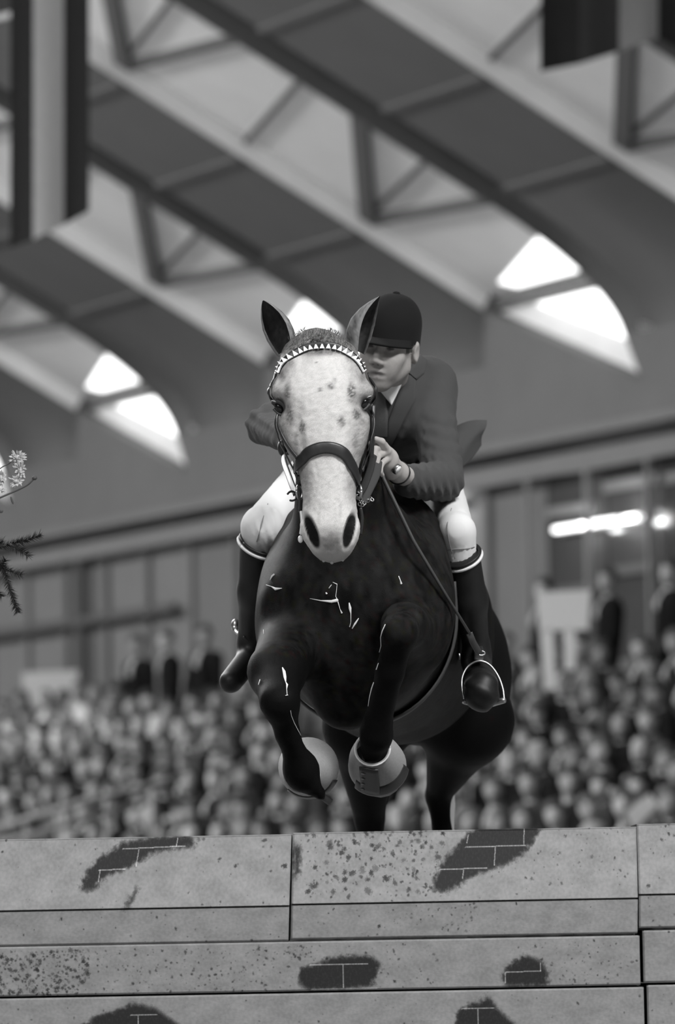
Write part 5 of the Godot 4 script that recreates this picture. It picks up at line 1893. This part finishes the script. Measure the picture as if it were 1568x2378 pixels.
func stand() -> void:
	var cm := textured(mat("stand_concrete", 0.03, 0.9), noise_tex(0.02, 0.8, 1.0, 256, 4, 71), 0.3)
	var wood := mat("bench_wood", 0.03, 0.7)
	var o := thing("grandstand", "stepped concrete stand with wooden benches along the side wall", "grandstand", H(-4, 4, 0))
	for r in ROWS:
		var st := begin()
		var top := row_seat(r) - 0.42
		box_in(st, H(-4, row_d(r) + (0.0 if r > 0 else -0.3), top / 2), U * 24, Vector3.UP * (top / 2), N * (0.31 if r > 0 else 0.61))
		put("tier", done(st), cm, o)
		st = begin()
		box_in(st, H(-4, row_d(r) - 0.08, row_seat(r) - 0.03), U * 24, Vector3.UP * 0.03, N * 0.13)
		for k in 16: box_in(st, H(-27.0 + 3.0 * k, row_d(r) - 0.08, row_seat(r) - 0.24), U * 0.03, Vector3.UP * 0.18, N * 0.1)
		put("bench", done(st), wood, o)

func spectator_field(v: int) -> Field:
	# seated, facing +z, origin on the seat; 0 skin, 1 coat, 2 trousers, 3 hair or hat, 4 shirt
	var f := Field.new()
	var X := Vector3.RIGHT
	var stand_up := v == 4
	var dy := 0.42 if stand_up else 0.0
	f.cone(Vector3(0, 0.135 + dy, 0), Vector3(0, 0.42 + dy, -0.02), 0.118, 0.125, 0.05, 1, X, 1.2)
	f.cone(Vector3(-0.14, 0.47 + dy, -0.02), Vector3(0.14, 0.47 + dy, -0.02), 0.07, 0.07, 0.06, 1)
	f.cone(Vector3(0, 0.5 + dy, -0.01), Vector3(0, 0.6 + dy, 0.0), 0.055, 0.05, 0.02, 0)
	f.cone(Vector3(0, 0.4 + dy, 0.1), Vector3(0, 0.5 + dy, 0.055), 0.045, 0.035, 0.01, 4)
	for s in [-1, 1]:
		if stand_up:
			f.cone(Vector3(s * 0.09, 0.5, 0), Vector3(s * 0.1, 0.0, 0.02), 0.095, 0.065, 0.04, 2)
			f.cone(Vector3(s * 0.1, 0.0, 0.02), Vector3(s * 0.1, -0.34, 0), 0.062, 0.045, 0.03, 2)
			f.cone(Vector3(s * 0.2, 0.46 + dy, -0.02), Vector3(s * 0.25, 0.18 + dy, 0), 0.065, 0.052, 0.03, 1)
			f.cone(Vector3(s * 0.25, 0.18 + dy, 0), Vector3(s * 0.2, -0.05 + dy, 0.1), 0.05, 0.04, 0.03, 1)
		else:
			f.cone(Vector3(s * 0.09, 0.105, 0.0), Vector3(s * 0.09, 0.1, 0.29), 0.085, 0.065, 0.04, 2)
			f.cone(Vector3(s * 0.09, 0.1, 0.29), Vector3(s * 0.09, -0.32, 0.27), 0.058, 0.042, 0.03, 2)
			var hand := Vector3(s * 0.05, 0.22, 0.22)
			if v == 1 and s == 1: hand = Vector3(0.07, 0.58, 0.16)
			if v == 3: hand = Vector3(s * 0.03, 0.34, 0.24)
			var elbow := Vector3(s * 0.2, 0.26, 0.03)
			f.cone(Vector3(s * 0.165, 0.46, -0.02), elbow, 0.06, 0.045, 0.03, 1)
			f.cone(elbow, elbow.lerp(hand, 0.8), 0.044, 0.036, 0.03, 1)
			f.egg(hand, Vector3(0.035, 0.045, 0.035), 0.02, 5 if s < 0 else 6)
	var T := Basis(Vector3.UP, HEAD_TURN)
	var c0 := f.all.size()
	var h := Vector3(0, 0.695 + dy, 0.03)
	f.egg(h, Vector3(0.077, 0.104, 0.09), 0.02, 0)
	f.egg(h + Vector3(0, -0.06, 0.03), Vector3(0.05, 0.05, 0.05), 0.03, 0)
	f.cone(h + Vector3(0, 0.0, 0.085), h + Vector3(0, -0.03, 0.1), 0.01, 0.016, 0.012, 0)
	for s in [-1, 1]:
		f.egg(h + Vector3(s * 0.074, -0.01, -0.005), Vector3(0.014, 0.03, 0.02), 0.01, 0)
		f.egg(h + Vector3(s * 0.03, 0.01, 0.085), Vector3(0.018, 0.013, 0.015), 0.012, 0, Basis(), true)
	if v == 1:       # full set hair
		f.egg(h + Vector3(0, 0.04, -0.03), Vector3(0.108, 0.1, 0.104), 0.01, 3)
		for s in [-1, 1]: f.egg(h + Vector3(s * 0.075, -0.02, -0.02), Vector3(0.03, 0.07, 0.05), 0.02, 3)
	elif v == 2:     # hat with a brim
		f.egg(h + Vector3(0, 0.075, -0.01), Vector3(0.088, 0.065, 0.1), 0.01, 3)
		f.cone(h + Vector3(0, 0.06, 0.01), h + Vector3(0, 0.062, 0.0), 0.015, 0.015, 0.03, 3)
		f.egg(h + Vector3(0, 0.055, 0.0), Vector3(0.13, 0.016, 0.14), 0.012, 3)
	elif v == 3:     # head scarf
		f.egg(h + Vector3(0, 0.02, -0.035), Vector3(0.09, 0.115, 0.09), 0.01, 3)
		f.egg(h + Vector3(0, -0.09, 0.0), Vector3(0.07, 0.03, 0.06), 0.02, 3)
	else:            # short hair
		f.egg(h + Vector3(0, 0.052, -0.022), Vector3(0.09, 0.082, 0.096), 0.008, 3)
	# the head looks along the hall, towards the jump
	for i in range(c0, f.all.size()):
		f.a[i] = T * f.a[i]
		f.ba[i] = T * f.ba[i]
		if f.kind[i] != 0: f.inv[i] = (T * f.inv[i].transposed()).transposed()
	return f

const HEAD_TURN := 0.95

func spectators() -> void:
	var models := []
	for v in 5: models.append(field_meshes(spectator_field(v).build(0.023)))
	var skins := [mat("skin_pale", 0.29, 0.7), mat("skin_mid", 0.23, 0.7), mat("skin_ruddy", 0.18, 0.7)]
	var coats := [mat("coat_black", 0.006, 0.9, 0.2), mat("coat_dark", 0.012, 0.9, 0.2), mat("coat_grey", 0.03, 0.9, 0.2), mat("coat_mid", 0.08, 0.9, 0.2), mat("coat_pale", 0.22, 0.9), mat("coat_white", 0.5, 0.9)]
	var coat_names := ["black coat", "dark coat", "charcoal coat", "mid grey coat", "pale coat", "white coat"]
	var hairs := [mat("hair_black", 0.012, 0.7), mat("hair_brown", 0.035, 0.7), mat("hair_fair", 0.07, 0.7), mat("hair_white", 0.2, 0.7)]
	var hair_names := ["black", "brown", "fair", "white"]
	var look := ["short %s hair", "full %s hair, hand raised", "%s brimmed hat", "%s head scarf, hands clasped", "short %s hair, standing"]
	var shirt := mat("spectator_shirt", 0.3, 0.9)
	var trousers := mat("trousers", 0.015, 0.9)
	var g := RandomNumberGenerator.new()
	g.seed = 404
	var total := 0
	# those who stand on the top step, by where the photograph shows them
	var standing := []
	for q in [1408.0, 1240.0, 1545.0, 318.0, 398.0, 470.0]:
		var best := 0.0
		var near := 1e9
		for k in 800:
			var tt := -21.0 + k * 0.04
			var e := absf(to_px(H(tt, row_d(0) + 0.18, row_seat(0) + 1.1)).x - q)
			if e < near: near = e; best = tt
		standing.append(best)
	for r in ROWS:
		var t := -21.0 + g.randf_range(0.0, 0.5)
		var spots := []
		while t < 17.0:
			t += 0.55 + g.randf_range(0.0, 0.12)
			spots.append(t)
		if r == 0:
			spots = spots.filter(func(x): return not standing.any(func(y): return absf(x - y) < 0.6))
			spots.append_array(standing)
		for ts in spots:
			var up: bool = r == 0 and standing.has(ts)
			var seat := H(ts, row_d(r) - 0.06 + g.randf_range(-0.04, 0.03), row_seat(r) + 0.012)
			var px := to_px(seat + Vector3.UP * 0.72)
			var v := [0, 0, 1, 0, 2, 1, 3, 1, 0][g.randi() % 9] as int
			var c := [0, 0, 1, 1, 1, 0, 2, 3, 2, 0, 0, 1][g.randi() % 12] as int
			var hr := [0, 1, 1, 0, 3, 1, 0, 2][g.randi() % 8] as int
			var sk := g.randi() % 3
			var sc := g.randf_range(0.9, 1.1)
			var lean := g.randf_range(-0.06, 0.12)
			var yaw := g.randf_range(-0.3, 0.3)
			var gap := g.randf()
			if px.x < -150 or px.x > 1680 or px.y > 1985: continue
			if px.x > 690 and px.x < 990 and px.y < 1690: continue      # wholly behind the horse
			if gap < 0.06 and not up: continue
			if r <= 1 and px.x < 480 and px.x > -10 and c < 3 and gap > 0.3: c = 5
			if up:
				v = 4
				hr = 0
				c = 0
				sc = 1.06
				seat += N * 0.24 - Vector3.UP * 0.01
			var o := thing("person", "spectator in %s with %s, %s row" % [coat_names[c], look[v] % hair_names[hr], ["topmost", "second highest", "third highest", "fourth highest", "fifth highest", "middle", "fifth lowest", "fourth lowest", "third lowest", "second lowest", "lowest"][r]], "person", seat, "spectators in the stand")
			if up: o.set_meta("label", "spectator in black coat standing on the top step, " + ["just past the pale notice board", "before the pale notice board", "well beyond the pale notice board", "nearest the broad low board", "second from the broad low board", "third from the broad low board"][standing.find(ts)])
			o.set_meta("local", true)
			o.rotation = Vector3(lean, atan2(N.x, N.z) + yaw, g.randf_range(-0.1, 0.1))
			o.scale = Vector3.ONE * sc
			var m: Dictionary = models[v]
			put("body", m[0], skins[sk], o)
			for hd in [5, 6]:
				if m.has(hd): put("hand", m[hd], skins[sk], o)
			put("coat", m[1], coats[c], o)
			put("trousers", m[2], trousers, o)
			put("hat" if v == 2 else "scarf" if v == 3 else "hair", m[3], hairs[hr], o)
			if m.has(4) and (v == 0 or v == 4): put("shirt", m[4], shirt, o)
			total += 1

func stand_things() -> void:
	var rail := mat("rail_paint", 0.22, 0.6)
	var o := thing("handrail", "two-bar grey metal handrail climbing the stand among the spectators", "handrail", P(130, 1960, 48))
	var za := 47.5
	put("top_rail", tube([P(-40, 1934, za), P(210, 1858, 48.5), P(420, 1806, 49.5)], [0.03], 8), rail, o)
	put("lower_rail", tube([P(-40, 1972, za), P(120, 1925, 48.0), P(310, 1870, 49.0)], [0.026], 8), rail, o)
	for q in [[62, 1902], [135, 1880], [248, 1848], [355, 1821]]:
		var p := P(q[0], q[1], za + (q[0] + 40) * 0.0044)
		put("post", tube([p, p + Vector3.DOWN * 0.55], [0.024], 8), rail, o)
	var b := thing("notice_board", "pale notice board on two legs standing above the spectators", "board", P(1305, 1590, 47))
	put("panel", slab([P(1248, 1376, 47), P(1372, 1370, 47), P(1366, 1462, 47), P(1252, 1466, 47)], Vector3.BACK, 0.03), M.board, b)
	put("leg", slab([P(1254, 1464, 47), P(1286, 1462, 47), P(1290, 1600, 47), P(1266, 1600, 47)], Vector3.BACK, 0.03), M.board, b)
	put("leg", slab([P(1308, 1462, 47), P(1336, 1461, 47), P(1336, 1555, 47), P(1312, 1555, 47)], Vector3.BACK, 0.03), M.board, b)
	var b2 := thing("notice_board", "broad pale board behind the topmost row of white-coated spectators", "board", P(116, 1620, 69.5))
	put("panel", slab([P(52, 1562, 69.5), P(182, 1556, 69.5), P(182, 1650, 69.5), P(52, 1650, 69.5)], Vector3.BACK, 0.03), M.board, b2)
	put("leg", bar(P(70, 1640, 69.55), P(70, 1690, 69.55), 0.05, 0.05, Vector3.RIGHT), M.board, b2)
	put("leg", bar(P(165, 1640, 69.55), P(165, 1690, 69.55), 0.05, 0.05, Vector3.RIGHT), M.board, b2)
	var pr := thing("programme", "white folded programme sheet held up by a spectator low in the stand", "paper", P(1490, 1885, 41.2))
	put("sheet", slab([P(1452, 1888, 41.2), P(1508, 1842, 41.3), P(1530, 1868, 41.3), P(1474, 1926, 41.2)], Vector3(0, 0.2, 1), 0.006), mat("paper", 0.62, 0.8), pr)
	put("fold", slab([P(1474, 1926, 41.2), P(1530, 1868, 41.3), P(1534, 1884, 41.4), P(1486, 1934, 41.3)], Vector3(0, 0.2, 1), 0.006), mat("paper_back", 0.45, 0.8), pr)

func _ready() -> void:
	set_up()
	hall()
	flags()
	jump_wall()
	horse()
	rider()
	bridle()
	saddle()
	plants()
	stand()
	spectators()
	stand_things()
